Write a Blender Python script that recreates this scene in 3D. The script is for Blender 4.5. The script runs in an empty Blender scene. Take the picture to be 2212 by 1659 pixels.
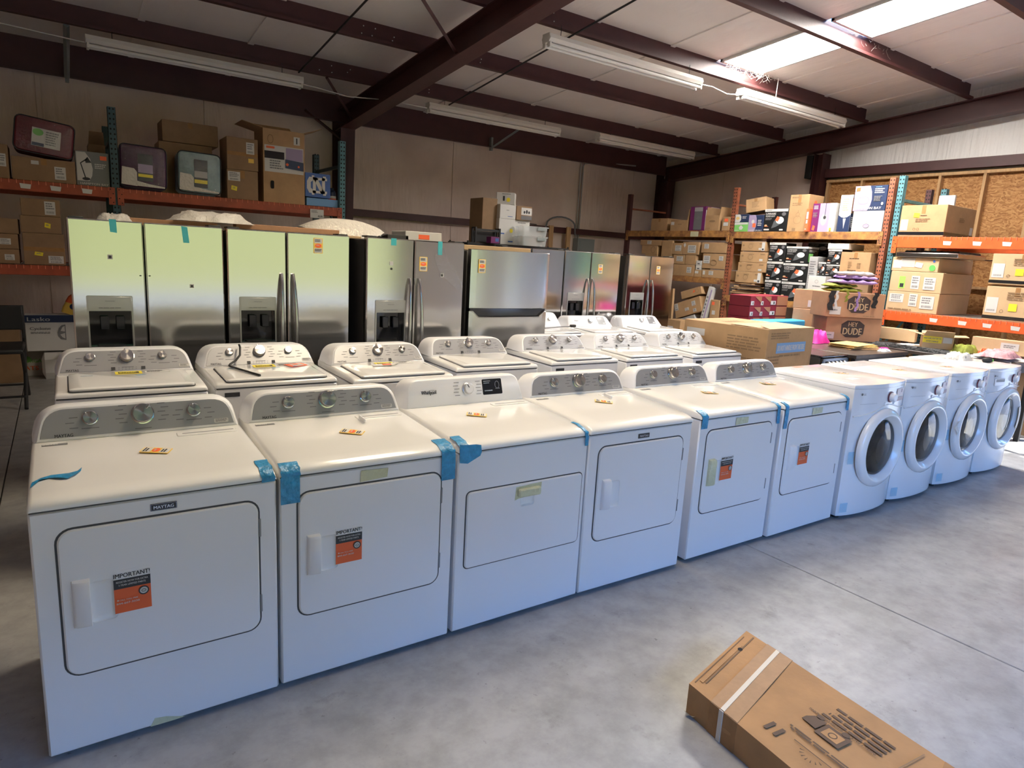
import bpy, bmesh, math, random
from math import sin, cos, pi, radians, sqrt
from mathutils import Matrix, Vector
random.seed(7)
SC = bpy.context.scene
COL = SC.collection
# ---------------------------------------------------------------- camera
cam_d = bpy.data.cameras.new('camera')
cam = bpy.data.objects.new('camera', cam_d); COL.objects.link(cam)
YAW, PITCH, ROLL = 0.6065, 0.1926, 0.0562
fw = Vector((sin(YAW)*cos(PITCH), cos(YAW)*cos(PITCH), -sin(PITCH)))
rt = Vector((cos(YAW), -sin(YAW), 0)); up = rt.cross(fw)
rt2 = cos(ROLL)*rt + sin(ROLL)*up; up2 = -sin(ROLL)*rt + cos(ROLL)*up
cam.matrix_world = Matrix(((rt2.x, up2.x, -fw.x, .1292), (rt2.y, up2.y, -fw.y, -2.3551), (rt2.z, up2.z, -fw.z, 1.7251), (0, 0, 0, 1)))
cam_d.sensor_width = 36.0; cam_d.lens = 1416.12/2212*36.0
cam_d.clip_start = .05; cam_d.clip_end = 400
SC.camera = cam
# ---------------------------------------------------------------- sky, sun, exposure
world = bpy.data.worlds.new('sky'); SC.world = world; world.use_nodes = True
wn = world.node_tree.nodes; wl = world.node_tree.links
sky = wn.new('ShaderNodeTexSky'); sky.sky_type = 'NISHITA'; sky.sun_disc = False
sky.ozone_density = 4.0; sky.dust_density = .4; sky.sun_elevation = radians(35.5); sky.sun_rotation = radians(122)
wb_ = wn.new('ShaderNodeMixRGB'); wb_.blend_type = 'MULTIPLY'; wb_.inputs[0].default_value = 1; wb_.inputs[2].default_value = (.60, .96, 1.45, 1)      # the camera's warm white balance
wl.new(sky.outputs[0], wb_.inputs[1]); wl.new(wb_.outputs[0], wn['Background'].inputs[0]); wn['Background'].inputs[1].default_value = 0.95
sun_d = bpy.data.lights.new('sun', 'SUN'); sun_d.energy = 8.0; sun_d.angle = radians(.6); sun_d.color = (1, .95, .84)
sun = bpy.data.objects.new('sun', sun_d); COL.objects.link(sun)
sun.rotation_euler = Vector((cos(radians(35.5))*.85, -cos(radians(35.5))*.53, sin(radians(35.5)))).to_track_quat('Z', 'Y').to_euler()      # from the right, in through the side doorway
def portal(loc, rot, sx, sy):
    d = bpy.data.lights.new('doorway_daylight', 'AREA'); d.shape = 'RECTANGLE'; d.size = sx; d.size_y = sy
    d.cycles.is_portal = True
    o = bpy.data.objects.new('doorway_daylight', d); COL.objects.link(o); o.location = loc; o.rotation_euler = rot
portal((2.75, -4.45, 1.5), (radians(90), 0, 0), 5.7, 3.0); portal((11.15, -2.02, 1.38), (0, radians(90), 0), 2.75, 2.55)
SC.view_settings.view_transform = 'Standard'; SC.view_settings.look = 'None'
SC.view_settings.gamma = 1; SC.view_settings.use_curve_mapping = False
SC.view_settings.exposure = 0.92
SC.cycles.max_bounces = 9; SC.cycles.diffuse_bounces = 5; SC.cycles.glossy_bounces = 4; SC.cycles.transmission_bounces = 6
SC.cycles.sample_clamp_indirect = 6.0; SC.cycles.caustics_reflective = False; SC.cycles.caustics_refractive = False
SC.cycles.use_denoising = True
# ---------------------------------------------------------------- materials
MATS = {}
def mat(name, col, rough=.5, metal=0., noise=0., nscale=8., bump=0., bscale=60., coat=0., emit=None, trans=0., alpha=1., aniso=0., ior=None, spec=None, col2=None, stretch=None, detail=3):
    if name in MATS: return MATS[name]
    m = bpy.data.materials.new(name); m.use_nodes = True; MATS[name] = m
    nt = m.node_tree; b = nt.nodes['Principled BSDF']
    c = (col[0], col[1], col[2], 1)
    b.inputs['Base Color'].default_value = c; b.inputs['Roughness'].default_value = rough; b.inputs['Metallic'].default_value = metal
    b.inputs['Coat Weight'].default_value = coat; b.inputs['Coat Roughness'].default_value = .08
    b.inputs['Transmission Weight'].default_value = trans; b.inputs['Alpha'].default_value = alpha
    b.inputs['Anisotropic'].default_value = aniso
    if ior: b.inputs['IOR'].default_value = ior
    if spec is not None: b.inputs['Specular IOR Level'].default_value = spec
    if emit: b.inputs['Emission Color'].default_value = (*emit[:3], 1); b.inputs['Emission Strength'].default_value = emit[3]
    tc = None
    def coords():
        nonlocal tc
        if tc is None:
            t = nt.nodes.new('ShaderNodeTexCoord'); tc = t.outputs['Object']
            if stretch:
                mp = nt.nodes.new('ShaderNodeMapping'); mp.inputs['Scale'].default_value = stretch
                nt.links.new(tc, mp.inputs[0]); tc = mp.outputs[0]
        return tc
    if noise or col2:
        n = nt.nodes.new('ShaderNodeTexNoise'); n.inputs['Scale'].default_value = nscale; n.inputs['Detail'].default_value = detail; n.inputs['Roughness'].default_value = .62
        nt.links.new(coords(), n.inputs['Vector'])
        r = nt.nodes.new('ShaderNodeValToRGB'); r.color_ramp.elements[0].position = .34; r.color_ramp.elements[1].position = .68
        k = noise or .2
        d2 = col2 or tuple(x*(1-k) for x in col)
        r.color_ramp.elements[0].color = (*d2, 1); r.color_ramp.elements[1].color = c
        nt.links.new(n.outputs['Fac'], r.inputs[0]); nt.links.new(r.outputs[0], b.inputs['Base Color'])
    if bump:
        n2 = nt.nodes.new('ShaderNodeTexNoise'); n2.inputs['Scale'].default_value = bscale; n2.inputs['Detail'].default_value = 3
        nt.links.new(coords(), n2.inputs['Vector'])
        bp = nt.nodes.new('ShaderNodeBump'); bp.inputs['Strength'].default_value = bump; bp.inputs['Distance'].default_value = .02
        nt.links.new(n2.outputs['Fac'], bp.inputs['Height']); nt.links.new(bp.outputs[0], b.inputs['Normal'])
    return m
mat('enamel', (.80, .80, .81), .28, coat=.3, bump=.015, bscale=220)
mat('enamel_lid', (.82, .81, .79), .16, coat=.6)
mat('white_plastic', (.80, .80, .82), .32)
mat('lg_white', (.80, .80, .81), .22, coat=.4)
mat('panel_gray', (.37, .37, .385), .36, metal=.35)
mat('panel_light', (.55, .55, .56), .35, metal=.2)
mat('chrome', (.62, .60, .57), .16, metal=1)
mat('chrome_dark', (.16, .15, .15), .2, metal=1)
mat('groove', (.06, .06, .065), .6)
mat('gasket', (.25, .25, .26), .6)
mat('ink', (.03, .03, .035), .6)
mat('ink_gray', (.18, .18, .19), .6)
mat('ink_brown', (.10, .055, .03), .7)
mat('ink_soft', (.27, .17, .09), .8)
mat('paper', (.60, .59, .57), .7)
mat('paper_gray', (.55, .54, .52), .6)
mat('silver_print', (.55, .55, .56), .3, metal=.7)
mat('orange_red', (.78, .13, .035), .45)
mat('hot_orange', (.95, .16, .06), .5)
mat('tag_yellow', (.88, .58, .10), .5)
mat('yellow', (.88, .72, .04), .5)
mat('lime', (.35, .80, .12), .5)
mat('green_dot', (.13, .80, .12), .5)
mat('tape_blue', (.03, .30, .60), .35, noise=.3, nscale=40, bump=.5, bscale=45)
mat('tape_teal', (.06, .42, .45), .4)
mat('tape_cream', (.60, .60, .40), .35, bump=.4, bscale=50)
mat('tape_clear_blue', (.10, .52, .80), .3, alpha=.35)
mat('screen', (.015, .015, .018), .12, coat=.5)
mat('screen_gray', (.16, .16, .17), .3)
mat('maroon_display', (.15, .03, .05), .3)
mat('pink_display', (.62, .50, .50), .35)
mat('rubber', (.02, .02, .02), .7)
mat('cable_black', (.012, .012, .012), .5)
mat('glass', (.55, .57, .58), .03, trans=1., ior=1.3)
mat('drum', (.13, .13, .13), .45, metal=.5, noise=.5, nscale=14)
mat('drum_dark', (.05, .05, .055), .25, metal=.3)
mat('cabinet_gray', (.055, .052, .05), .5, bump=.05, bscale=150)
mat('dispenser', (.42, .42, .42), .3, metal=.4)
mat('dispenser_cavity', (.012, .012, .015), .08, coat=.5)
mat('paddle', (.02, .022, .03), .12)
def steel(name, col, rough, streak):
    m = mat(name, col, rough, metal=1., aniso=.35)
    nt = m.node_tree; b = nt.nodes['Principled BSDF']
    t = nt.nodes.new('ShaderNodeTexCoord'); mp = nt.nodes.new('ShaderNodeMapping'); mp.inputs['Scale'].default_value = (1.2, 1.2, 260)
    n = nt.nodes.new('ShaderNodeTexNoise'); n.inputs['Scale'].default_value = 2.; n.inputs['Detail'].default_value = 2
    nt.links.new(t.outputs['Object'], mp.inputs[0]); nt.links.new(mp.outputs[0], n.inputs['Vector'])
    mr = nt.nodes.new('ShaderNodeMapRange'); mr.inputs['To Min'].default_value = rough*(1-streak); mr.inputs['To Max'].default_value = rough*(1+streak)
    nt.links.new(n.outputs['Fac'], mr.inputs[0]); nt.links.new(mr.outputs[0], b.inputs['Roughness'])
    tg = nt.nodes.new('ShaderNodeTangent'); tg.direction_type = 'RADIAL'; tg.axis = 'Z'
    nt.links.new(tg.outputs[0], b.inputs['Tangent'])
    return m
steel('steel', (.60, .59, .57), .13, .2)
steel('steel_soft', (.62, .61, .60), .24, .04)
steel('steel_dark', (.36, .35, .35), .2, .2)
fan = mat('chrome_fan', (.66, .62, .57), .22, metal=1., aniso=.92)
_nt = fan.node_tree; _tg = _nt.nodes.new('ShaderNodeTangent'); _tg.direction_type = 'RADIAL'; _tg.axis = 'Z'
_nt.links.new(_tg.outputs[0], _nt.nodes['Principled BSDF'].inputs['Tangent'])
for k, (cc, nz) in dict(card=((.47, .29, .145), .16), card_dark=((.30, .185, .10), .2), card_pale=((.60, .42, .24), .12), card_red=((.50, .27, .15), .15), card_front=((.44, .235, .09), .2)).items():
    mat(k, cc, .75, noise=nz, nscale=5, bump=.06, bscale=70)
mat('card_edge', (.20, .12, .06), .8)
mat('tape_tan', (.36, .19, .075), .5, noise=.15, nscale=20, spec=.25)
mat('strap', (.66, .60, .48), .6, spec=.25)
mat('red_paint', (.075, .022, .022), .5, noise=.25, nscale=3, bump=.05)
mat('orange_rack', (.80, .13, .03), .45, noise=.18, nscale=9)
mat('orange_rack_old', (.40, .075, .03), .5, noise=.35, nscale=6)
mat('rust_rack', (.38, .12, .06), .6, noise=.45, nscale=12)
mat('rust_beam', (.52, .26, .07), .6, col2=(.16, .06, .035), nscale=9, detail=6)
mat('teal_rack', (.10, .26, .30), .5, noise=.3, nscale=10)
mat('teal_rack_dark', (.035, .085, .10), .5, noise=.3, nscale=10)
mat('hole', (.008, .008, .008), .9)
mat('wire', (.45, .43, .40), .45, metal=.6)
mat('wire_orange', (.75, .22, .12), .5)
mat('black_metal', (.015, .015, .016), .45)
mat('stone_dark', (.03, .028, .03), .15, coat=.3, noise=.4, nscale=25)
mat('table_brown', (.10, .075, .06), .35, noise=.5, nscale=12)
mat('lumber', (.58, .36, .17), .7, noise=.3, nscale=4, stretch=(9, 9, .7), bump=.1)
mat('fixture_white', (.74, .72, .66), .4)
mat('tube_off', (.82, .81, .76), .25)
mat('gray_box', (.24, .27, .27), .45)
mat('conduit', (.40, .39, .37), .4, metal=.7)
mat('clear_plastic', (.86, .90, .92), .12, alpha=.30, coat=.4)
mat('clear_film', (.92, .93, .94), .1, bump=.8, bscale=25)
def film(name, k, milk):
    m = MATS[name]; nt = m.node_tree; N = nt.nodes.new; out = nt.nodes['Material Output']
    g = N('ShaderNodeBsdfGlossy'); g.inputs['Roughness'].default_value = .08; t = N('ShaderNodeBsdfTransparent'); d = N('ShaderNodeBsdfDiffuse'); d.inputs[0].default_value = (.8, .8, .8, 1)
    for l in list(nt.links):
        if l.to_socket.name == 'Normal' and l.to_node.name == 'Principled BSDF': nt.links.new(l.from_socket, g.inputs['Normal'])
    a = N('ShaderNodeMixShader'); b = N('ShaderNodeMixShader'); a.inputs[0].default_value = milk; b.inputs[0].default_value = k
    nt.links.new(t.outputs[0], a.inputs[1]); nt.links.new(d.outputs[0], a.inputs[2]); nt.links.new(a.outputs[0], b.inputs[1]); nt.links.new(g.outputs[0], b.inputs[2]); nt.links.new(b.outputs[0], out.inputs[0])
film('clear_film', .06, .015)
mat('film_white', (.72, .69, .64), .35, alpha=.8, bump=.9, bscale=22)
mat('burgundy', (.17, .02, .035), .7, noise=.3, nscale=7, bump=.3, bscale=18)
mat('plum', (.085, .02, .075), .7, noise=.3, nscale=7, bump=.3, bscale=18)
mat('powder_blue', (.30, .43, .47), .7, noise=.3, nscale=7, bump=.3, bscale=18)
mat('fleece_white', (.68, .64, .58), .9, bump=.5, bscale=40)
mat('unc_blue', (.055, .13, .38), .45)
mat('sky_blue', (.16, .34, .62), .45)
mat('case_blue', (.05, .38, .68), .4)
mat('navy', (.02, .035, .09), .45)
mat('lavender', (.36, .29, .45), .7)
mat('lavender_cloth', (.42, .27, .60), .7, noise=.25, nscale=14, bump=.5)
mat('pale_gray', (.38, .38, .38), .7)
mat('wine_box', (.24, .015, .035), .5)
mat('wine_print', (.40, .17, .09), .55)
mat('purple_box', (.16, .02, .12), .45)
mat('black_card', (.012, .013, .014), .45)
mat('green_card', (.20, .55, .14), .5)
mat('lens_gray', (.10, .11, .12), .4)
mat('hot_pink', (.95, .04, .38), .6, noise=.3, nscale=20)
mat('olive_cloth', (.32, .36, .05), .8, noise=.4, nscale=18)
mat('cloth_white', (.76, .74, .72), .8, noise=.15, nscale=18, bump=.6)
mat('cloth_black', (.012, .012, .013), .6, bump=.8, bscale=40)
mat('cloth_pink', (.80, .42, .45), .7, noise=.5, nscale=16)
mat('envelope', (.70, .47, .17), .6)
mat('web', (.66, .62, .55), .9, alpha=.55)
mat('hd_logo', (.055, .035, .03), .6)
# ---------------------------------------------------------------- mesh building
I4 = Matrix.Identity(4)
class MB:
    def __init__(s): s.v = []; s.f = []
    def add(s, vs, fs, M=None):
        n = len(s.v)
        s.v += [tuple(M @ Vector(p)) for p in vs] if M is not None else [tuple(p) for p in vs]
        s.f += [tuple(i+n for i in f) for f in fs]
        return s
    def box(s, x0, y0, z0, x1, y1, z1, M=None):
        v = [(x, y, z) for z in (z0, z1) for y in (y0, y1) for x in (x0, x1)]
        return s.add(v, [(0, 2, 3, 1), (4, 5, 7, 6), (0, 1, 5, 4), (2, 6, 7, 3), (0, 4, 6, 2), (1, 3, 7, 5)], M)
    def rbox(s, x0, y0, z0, x1, y1, z1, b=.005, M=None):
        v = []; X = (x0, x1); Y = (y0, y1); Z = (z0, z1); ix = {}
        for i in (0, 1):
            for j in (0, 1):
                for k in (0, 1):
                    sx, sy, sz = (b, -b)[i], (b, -b)[j], (b, -b)[k]
                    for a, p in enumerate(((X[i], Y[j]+sy, Z[k]+sz), (X[i]+sx, Y[j], Z[k]+sz), (X[i]+sx, Y[j]+sy, Z[k]))):
                        ix[i, j, k, a] = len(v); v.append(p)
        F = []
        for i in (0, 1):
            q = [ix[i, 0, 0, 0], ix[i, 1, 0, 0], ix[i, 1, 1, 0], ix[i, 0, 1, 0]]; F.append(q if i else q[::-1])
            q = [ix[0, i, 0, 1], ix[0, i, 1, 1], ix[1, i, 1, 1], ix[1, i, 0, 1]]; F.append(q if i else q[::-1])
            q = [ix[0, 0, i, 2], ix[1, 0, i, 2], ix[1, 1, i, 2], ix[0, 1, i, 2]]; F.append(q if i else q[::-1])
        for i in (0, 1):
            for j in (0, 1):
                q = [ix[i, j, 0, 0], ix[i, j, 1, 0], ix[i, j, 1, 1], ix[i, j, 0, 1]]; F.append(q[::-1] if i == j else q)
                q = [ix[i, 0, j, 0], ix[i, 1, j, 0], ix[i, 1, j, 2], ix[i, 0, j, 2]]; F.append(q if i == j else q[::-1])
                q = [ix[0, i, j, 1], ix[1, i, j, 1], ix[1, i, j, 2], ix[0, i, j, 2]]; F.append(q[::-1] if i == j else q)
                for k in (0, 1):
                    q = [ix[i, j, k, 0], ix[i, j, k, 1], ix[i, j, k, 2]]; F.append(q if (i+j+k) % 2 else q[::-1])
        return s.add(v, F, M)
    def loft(s, loops, caps=(True, True), closed=True, M=None):
        n = len(loops[0]); v = [p for l in loops for p in l]; F = []
        for a in range(len(loops)-1):
            for i in range(n if closed else n-1):
                j = (i+1) % n; F.append((a*n+i, a*n+j, (a+1)*n+j, (a+1)*n+i))
        if caps[0]: F.append(tuple(range(n))[::-1])
        if caps[1]: F.append(tuple((len(loops)-1)*n+i for i in range(n)))
        return s.add(v, F, M)
    def plate(s, M, loop, t0, t1, b=0., inset=None):
        """outline (u,v) pushed along n from t0 to t1, front edge chamfered by b"""
        L = [[(u, v, t0) for u, v in loop]]
        if b:
            L += [[(u, v, t1-b) for u, v in loop], [(u, v, t1) for u, v in (inset or shrink(loop, b))]]
        else: L.append([(u, v, t1) for u, v in loop])
        return s.loft(L, M=M)
    def ring(s, M, outer, inner, t0, t1):
        n = len(outer); v = [(u, w, t0) for u, w in outer]+[(u, w, t1) for u, w in outer]+[(u, w, t1) for u, w in inner]+[(u, w, t0) for u, w in inner]
        F = []
        for a in range(3):
            for i in range(n):
                j = (i+1) % n; F.append((a*n+i, a*n+j, (a+1)*n+j, (a+1)*n+i))
        return s.add(v, F, M)
    def lathe(s, prof, n=24, M=None, caps=(True, True)):
        return s.loft([[(r*cos(2*pi*i/n), r*sin(2*pi*i/n), z) for i in range(n)] for r, z in prof], caps, M=M)
    def tube(s, pts, r, n=6, M=None, flat=1.):
        pts = [Vector(p) for p in pts]; L = []
        prev = None
        for i, p in enumerate(pts):
            d = (pts[min(i+1, len(pts)-1)]-pts[max(i-1, 0)]).normalized()
            a = Vector((0, 0, 1)) if abs(d.z) < .9 else Vector((1, 0, 0))
            if prev is not None: a = prev
            x = (a-d*a.dot(d)).normalized(); y = d.cross(x); prev = x
            rr = r[i] if isinstance(r, (list, tuple)) else r
            L.append([tuple(p+x*rr*cos(2*pi*k/n)+y*rr*flat*sin(2*pi*k/n)) for k in range(n)])
        return s.loft(L, M=M)
    def disc(s, M, uc, vc, ru, rv, t0, t1, n=16):
        return s.plate(M, [(uc+ru*cos(2*pi*i/n), vc+rv*sin(2*pi*i/n)) for i in range(n)], t0, t1)
    def build(s, name, m, parent=None, smooth=40, loc=None, rz=0):
        me = bpy.data.meshes.new(name); me.from_pydata(s.v, [], s.f); me.materials.append(MATS[m] if isinstance(m, str) else m)
        bm = bmesh.new(); bm.from_mesh(me); bmesh.ops.recalc_face_normals(bm, faces=bm.faces); bm.to_mesh(me); bm.free()
        if smooth:
            me.polygons.foreach_set('use_smooth', [True]*len(me.polygons)); me.set_sharp_from_angle(angle=radians(smooth))
        o = bpy.data.objects.new(name, me); COL.objects.link(o)
        if parent: o.parent = parent
        if loc: o.location = loc
        if rz: o.rotation_euler = (0, 0, rz)
        return o
def rrect(u0, v0, u1, v1, r, seg=5):
    rs = r if isinstance(r, (list, tuple)) else (r,)*4       # bl, br, tr, tl
    P = []
    for (cx, cy, a0), q in zip(((u0+rs[0], v0+rs[0], pi), (u1-rs[1], v0+rs[1], 1.5*pi), (u1-rs[2], v1-rs[2], 0), (u0+rs[3], v1-rs[3], .5*pi)), rs):
        for i in range(seg+1):
            a = a0+.5*pi*i/seg; P.append((cx+q*cos(a), cy+q*sin(a)))
    return P
def shrink(loop, d):
    n = len(loop); out = []
    for i in range(n):
        p0, p, p1 = Vector(loop[i-1]), Vector(loop[i]), Vector(loop[(i+1) % n])
        a, b = (p-p0), (p1-p)
        if a.length < 1e-7: a = b
        if b.length < 1e-7: b = a
        a = a.normalized(); b = b.normalized()
        na, nb = Vector((-a.y, a.x)), Vector((-b.y, b.x)); m = na+nb
        m = m/max(m.dot(na), .3) if m.length > 1e-6 else na
        out.append((p.x+m.x*d, p.y+m.y*d))
    return out
def frame(o, u, v):
    u = Vector(u).normalized(); v = Vector(v).normalized(); n = u.cross(v); o = Vector(o)
    return Matrix(((u.x, v.x, n.x, o.x), (u.y, v.y, n.y, o.y), (u.z, v.z, n.z, o.z), (0, 0, 0, 1)))
def front(o): return frame(o, (1, 0, 0), (0, 0, 1))         # faces -y
def top(o): return frame(o, (1, 0, 0), (0, 1, 0))           # faces +z
def left(o): return frame(o, (0, -1, 0), (0, 0, 1))         # faces -x
def right(o): return frame(o, (0, 1, 0), (0, 0, 1))         # faces +x
_TX = {}
def text_mesh(s):
    if s not in _TX:
        c = bpy.data.curves.new('lettering', 'FONT'); c.body = s; c.size = 1; c.resolution_u = 2; c.offset = .0
        o = bpy.data.objects.new('lettering', c); COL.objects.link(o)
        dg = bpy.context.evaluated_depsgraph_get(); dg.update()
        me = o.evaluated_get(dg).to_mesh()
        v = [tuple(p.co) for p in me.vertices]; f = [tuple(p.vertices) for p in me.polygons]
        o.to_mesh_clear if False else None
        bpy.data.objects.remove(o); bpy.data.curves.remove(c)
        xs = [p[0] for p in v] or [0]; ys = [p[1] for p in v] or [0]
        x0, x1, y0, y1 = min(xs), max(xs), min(ys), max(ys); h = (y1-y0) or 1
        _TX[s] = ([((p[0]-(x0+x1)/2)/h, (p[1]-(y0+y1)/2)/h) for p in v], f, (x1-x0)/h)
    return _TX[s]
LAY = .0007
def deco(parent, M, items, base=.0003):
    """flat print, stickers and lettering laid on the face whose frame is M; items: (part, material, shape, ...)"""
    made = []; cur = None; key = None; lay = 0; cnt = 0
    def flush():
        if cur is not None and cur.f:
            made.append(cur.build(key[0], key[1], parent, smooth=0))
            if cnt > 1: made[-1]['kind'] = 'stuff'
    for it in items:
        if key != it[:2] or it[0] in ('tape', 'sticker', 'badge_face', 'label_holder'):
            flush(); cur = MB(); key = it[:2]; lay += 1; cnt = 0
        k = it[2]; a = it[3:]; cnt += 5 if k in 'lb' else 1; t1 = base+LAY*lay; t0 = t1-LAY*.9 if lay == 1 else t1-LAY*.9
        if k == 'r': cur.plate(M, [(a[0], a[1]), (a[2], a[1]), (a[2], a[3]), (a[0], a[3])], t0, t1)
        elif k == 'rr': cur.plate(M, rrect(a[0], a[1], a[2], a[3], a[4], 4), t0, t1)
        elif k == 'e': cur.disc(M, a[0], a[1], a[2], a[3], t0, t1, a[4] if len(a) > 4 else 18)
        elif k == 'o':
            n = 20; w = a[4]
            cur.ring(M, [(a[0]+a[2]*cos(2*pi*i/n), a[1]+a[3]*sin(2*pi*i/n)) for i in range(n)], [(a[0]+(a[2]-w)*cos(2*pi*i/n), a[1]+(a[3]-w)*sin(2*pi*i/n)) for i in range(n)], t0, t1)
        elif k == 'p': cur.plate(M, a[0], t0, t1)
        elif k == 't':      # text, uc, vc, height, [max width], [angle]
            tv, tf, tw = text_mesh(a[0]); h = a[3]; sx = h
            if len(a) > 4 and a[4]: sx = a[4]/tw
            an = a[5] if len(a) > 5 else 0
            for bx in (-.028, .028):
                cur.add([(a[1]+(x*sx+bx*h)*cos(an)-y*h*sin(an), a[2]+(x*sx+bx*h)*sin(an)+y*h*cos(an), t1+bx*.001) for x, y in tv], tf, M)
        elif k == 'l':      # rows of small unreadable print
            u0, v0, u1, v1, n = a[:5]; rnd = random.Random(int((u0+v1)*9173)+n)
            dv = (v1-v0)/n
            for i in range(n):
                y1 = v1-i*dv; y0 = y1-dv*.5; x = u0; end = u1-(u1-u0)*rnd.random()*.3
                while x < end:
                    w = (u1-u0)*(.08+.18*rnd.random()); x1 = min(x+w, end)
                    cur.plate(M, [(x, y0), (x1, y0), (x1, y1), (x, y1)], t0, t1); x = x1+(u1-u0)*.03
        elif k == 'b':      # barcode
            u0, v0, u1, v1 = a; rnd = random.Random(int(u0*977)); x = u0
            while x < u1:
                w = (u1-u0)*(.02+.04*rnd.random()); cur.plate(M, [(x, v0), (min(x+w, u1), v0), (min(x+w, u1), v1), (x, v1)], t0, t1); x += w+(u1-u0)*(.02+.03*rnd.random())
    flush()
    return made
def tag(o, label, cat=None, group=None):
    o['label'] = label
    if cat: o['category'] = cat
    if group: o['group'] = group
    return o
def empty(name, label, cat, loc=(0, 0, 0), rz=0, group=None):
    o = bpy.data.objects.new(name, None); o.empty_display_size = .1; COL.objects.link(o); o.location = loc; o.rotation_euler = (0, 0, rz)
    return tag(o, label, cat, group)
def struct(o, label=None):
    o['kind'] = 'structure'
    if label: o['label'] = label
    return o
def copy_tree(o, parent=None):
    c = o.copy(); COL.objects.link(c)
    if parent is not None: c.parent = parent
    for ch in list(o.children): copy_tree(ch, c)
    return c
# ---------------------------------------------------------------- room
def zr(y): return 3.95+.0886*(7.8-y)                        # underside of the roof sheeting
XL, XR, YB, YF = -4.6, 11.2, 8.1, -4.5
def concrete(name, base, dark, seed):
    m = mat(name, base, .42)
    nt = m.node_tree; b = nt.nodes['Principled BSDF']; N = nt.nodes.new; L = nt.links.new
    t = N('ShaderNodeTexCoord'); mp = N('ShaderNodeMapping'); mp.inputs['Location'].default_value = (seed, seed*2, 0); L(t.outputs['Object'], mp.inputs[0])
    def noise(sc, det, lo, hi):
        n = N('ShaderNodeTexNoise'); n.inputs['Scale'].default_value = sc; n.inputs['Detail'].default_value = det; n.inputs['Roughness'].default_value = .65
        L(mp.outputs[0], n.inputs['Vector']); r = N('ShaderNodeMapRange'); r.inputs['From Min'].default_value = lo; r.inputs['From Max'].default_value = hi
        L(n.outputs['Fac'], r.inputs[0]); return r.outputs[0]
    mx = N('ShaderNodeMixRGB'); mx.inputs[1].default_value = (*dark, 1); mx.inputs[2].default_value = (*base, 1); L(noise(1.3, 6, .3, .62), mx.inputs[0])
    m2 = N('ShaderNodeMixRGB'); m2.blend_type = 'MULTIPLY'; m2.inputs[0].default_value = .5
    L(mx.outputs[0], m2.inputs[1]); r2 = N('ShaderNodeValToRGB'); r2.color_ramp.elements[0].color = (.45, .45, .45, 1); r2.color_ramp.elements[0].position = .1
    L(noise(9, 8, .25, .6), r2.inputs[0]); L(r2.outputs[0], m2.inputs[2])
    m3 = N('ShaderNodeMixRGB'); m3.blend_type = 'MULTIPLY'; m3.inputs[0].default_value = .75      # scattered dark oil spots
    L(m2.outputs[0], m3.inputs[1]); r3 = N('ShaderNodeValToRGB'); r3.color_ramp.elements[0].color = (.35, .34, .33, 1); r3.color_ramp.elements[1].position = .32
    L(noise(4.2, 7, .22, .75), r3.inputs[0]); L(r3.outputs[0], m3.inputs[2]); m4 = N('ShaderNodeMixRGB'); m4.blend_type = 'MULTIPLY'; m4.inputs[0].default_value = .8      # small scuffs and specks
    L(m3.outputs[0], m4.inputs[1]); r4 = N('ShaderNodeValToRGB'); r4.color_ramp.elements[0].color = (.42, .41, .40, 1); r4.color_ramp.elements[1].position = .16
    L(noise(26, 5, .27, .8), r4.inputs[0]); L(r4.outputs[0], m4.inputs[2]); L(m4.outputs[0], b.inputs['Base Color'])
    rr = N('ShaderNodeMapRange'); rr.inputs['To Min'].default_value = .34; rr.inputs['To Max'].default_value = .6; L(noise(6, 5, .3, .7), rr.inputs[0]); L(rr.outputs[0], b.inputs['Roughness'])
    return m
concrete('concrete', (.37, .365, .35), (.27, .262, .25), 3)
concrete('concrete_pale', (.50, .50, .485), (.42, .42, .41), 11)
mat('joint', (.05, .05, .05), .9)
fl = struct(MB().box(XL, YF-.3, -.30, XR, YB, -.012).build('floor', 'joint', smooth=0))
jx = [XL, -4.2, -.28, 3.645, 7.57, XR]; jy = [YF-.3, 4.1, YB]
for i in range(5):
    for j in range(2):
        g = .004
        MB().rbox(jx[i]+g, jy[j]+g, -.012, jx[i+1]-g, jy[j+1]-g, 0, .003).build('floor_slab', 'concrete_pale' if i == 4 else 'concrete', fl, smooth=0)
def vinyl(name, col, dirt, ntop):
    m = mat(name, col, .45)
    nt = m.node_tree; b = nt.nodes['Principled BSDF']; N = nt.nodes.new; L = nt.links.new
    t = N('ShaderNodeTexCoord'); n = N('ShaderNodeTexNoise'); n.inputs['Scale'].default_value = 1.1; n.inputs['Detail'].default_value = 6; L(t.outputs['Object'], n.inputs['Vector'])
    r = N('ShaderNodeValToRGB'); r.color_ramp.elements[0].position = .36; r.color_ramp.elements[1].position = .62
    r.color_ramp.elements[0].color = (*dirt, 1); r.color_ramp.elements[1].color = (*col, 1); L(n.outputs['Fac'], r.inputs[0]); L(r.outputs[0], b.inputs['Base Color'])
    w = N('ShaderNodeTexNoise'); w.inputs['Scale'].default_value = 2.2; w.inputs['Detail'].default_value = 4
    mp = N('ShaderNodeMapping'); mp.inputs['Scale'].default_value = ntop; L(t.outputs['Object'], mp.inputs[0]); L(mp.outputs[0], w.inputs['Vector'])
    bp = N('ShaderNodeBump'); bp.inputs['Strength'].default_value = .6; bp.inputs['Distance'].default_value = .05; L(w.outputs['Fac'], bp.inputs['Height']); L(bp.outputs[0], b.inputs['Normal'])
    return m
vinyl('wall_vinyl', (.84, .71, .63), (.70, .56, .49), (2.5, 2.5, .5))
vinyl('gable_vinyl', (.86, .84, .82), (.80, .78, .76), (1, 7, .4))
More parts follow.
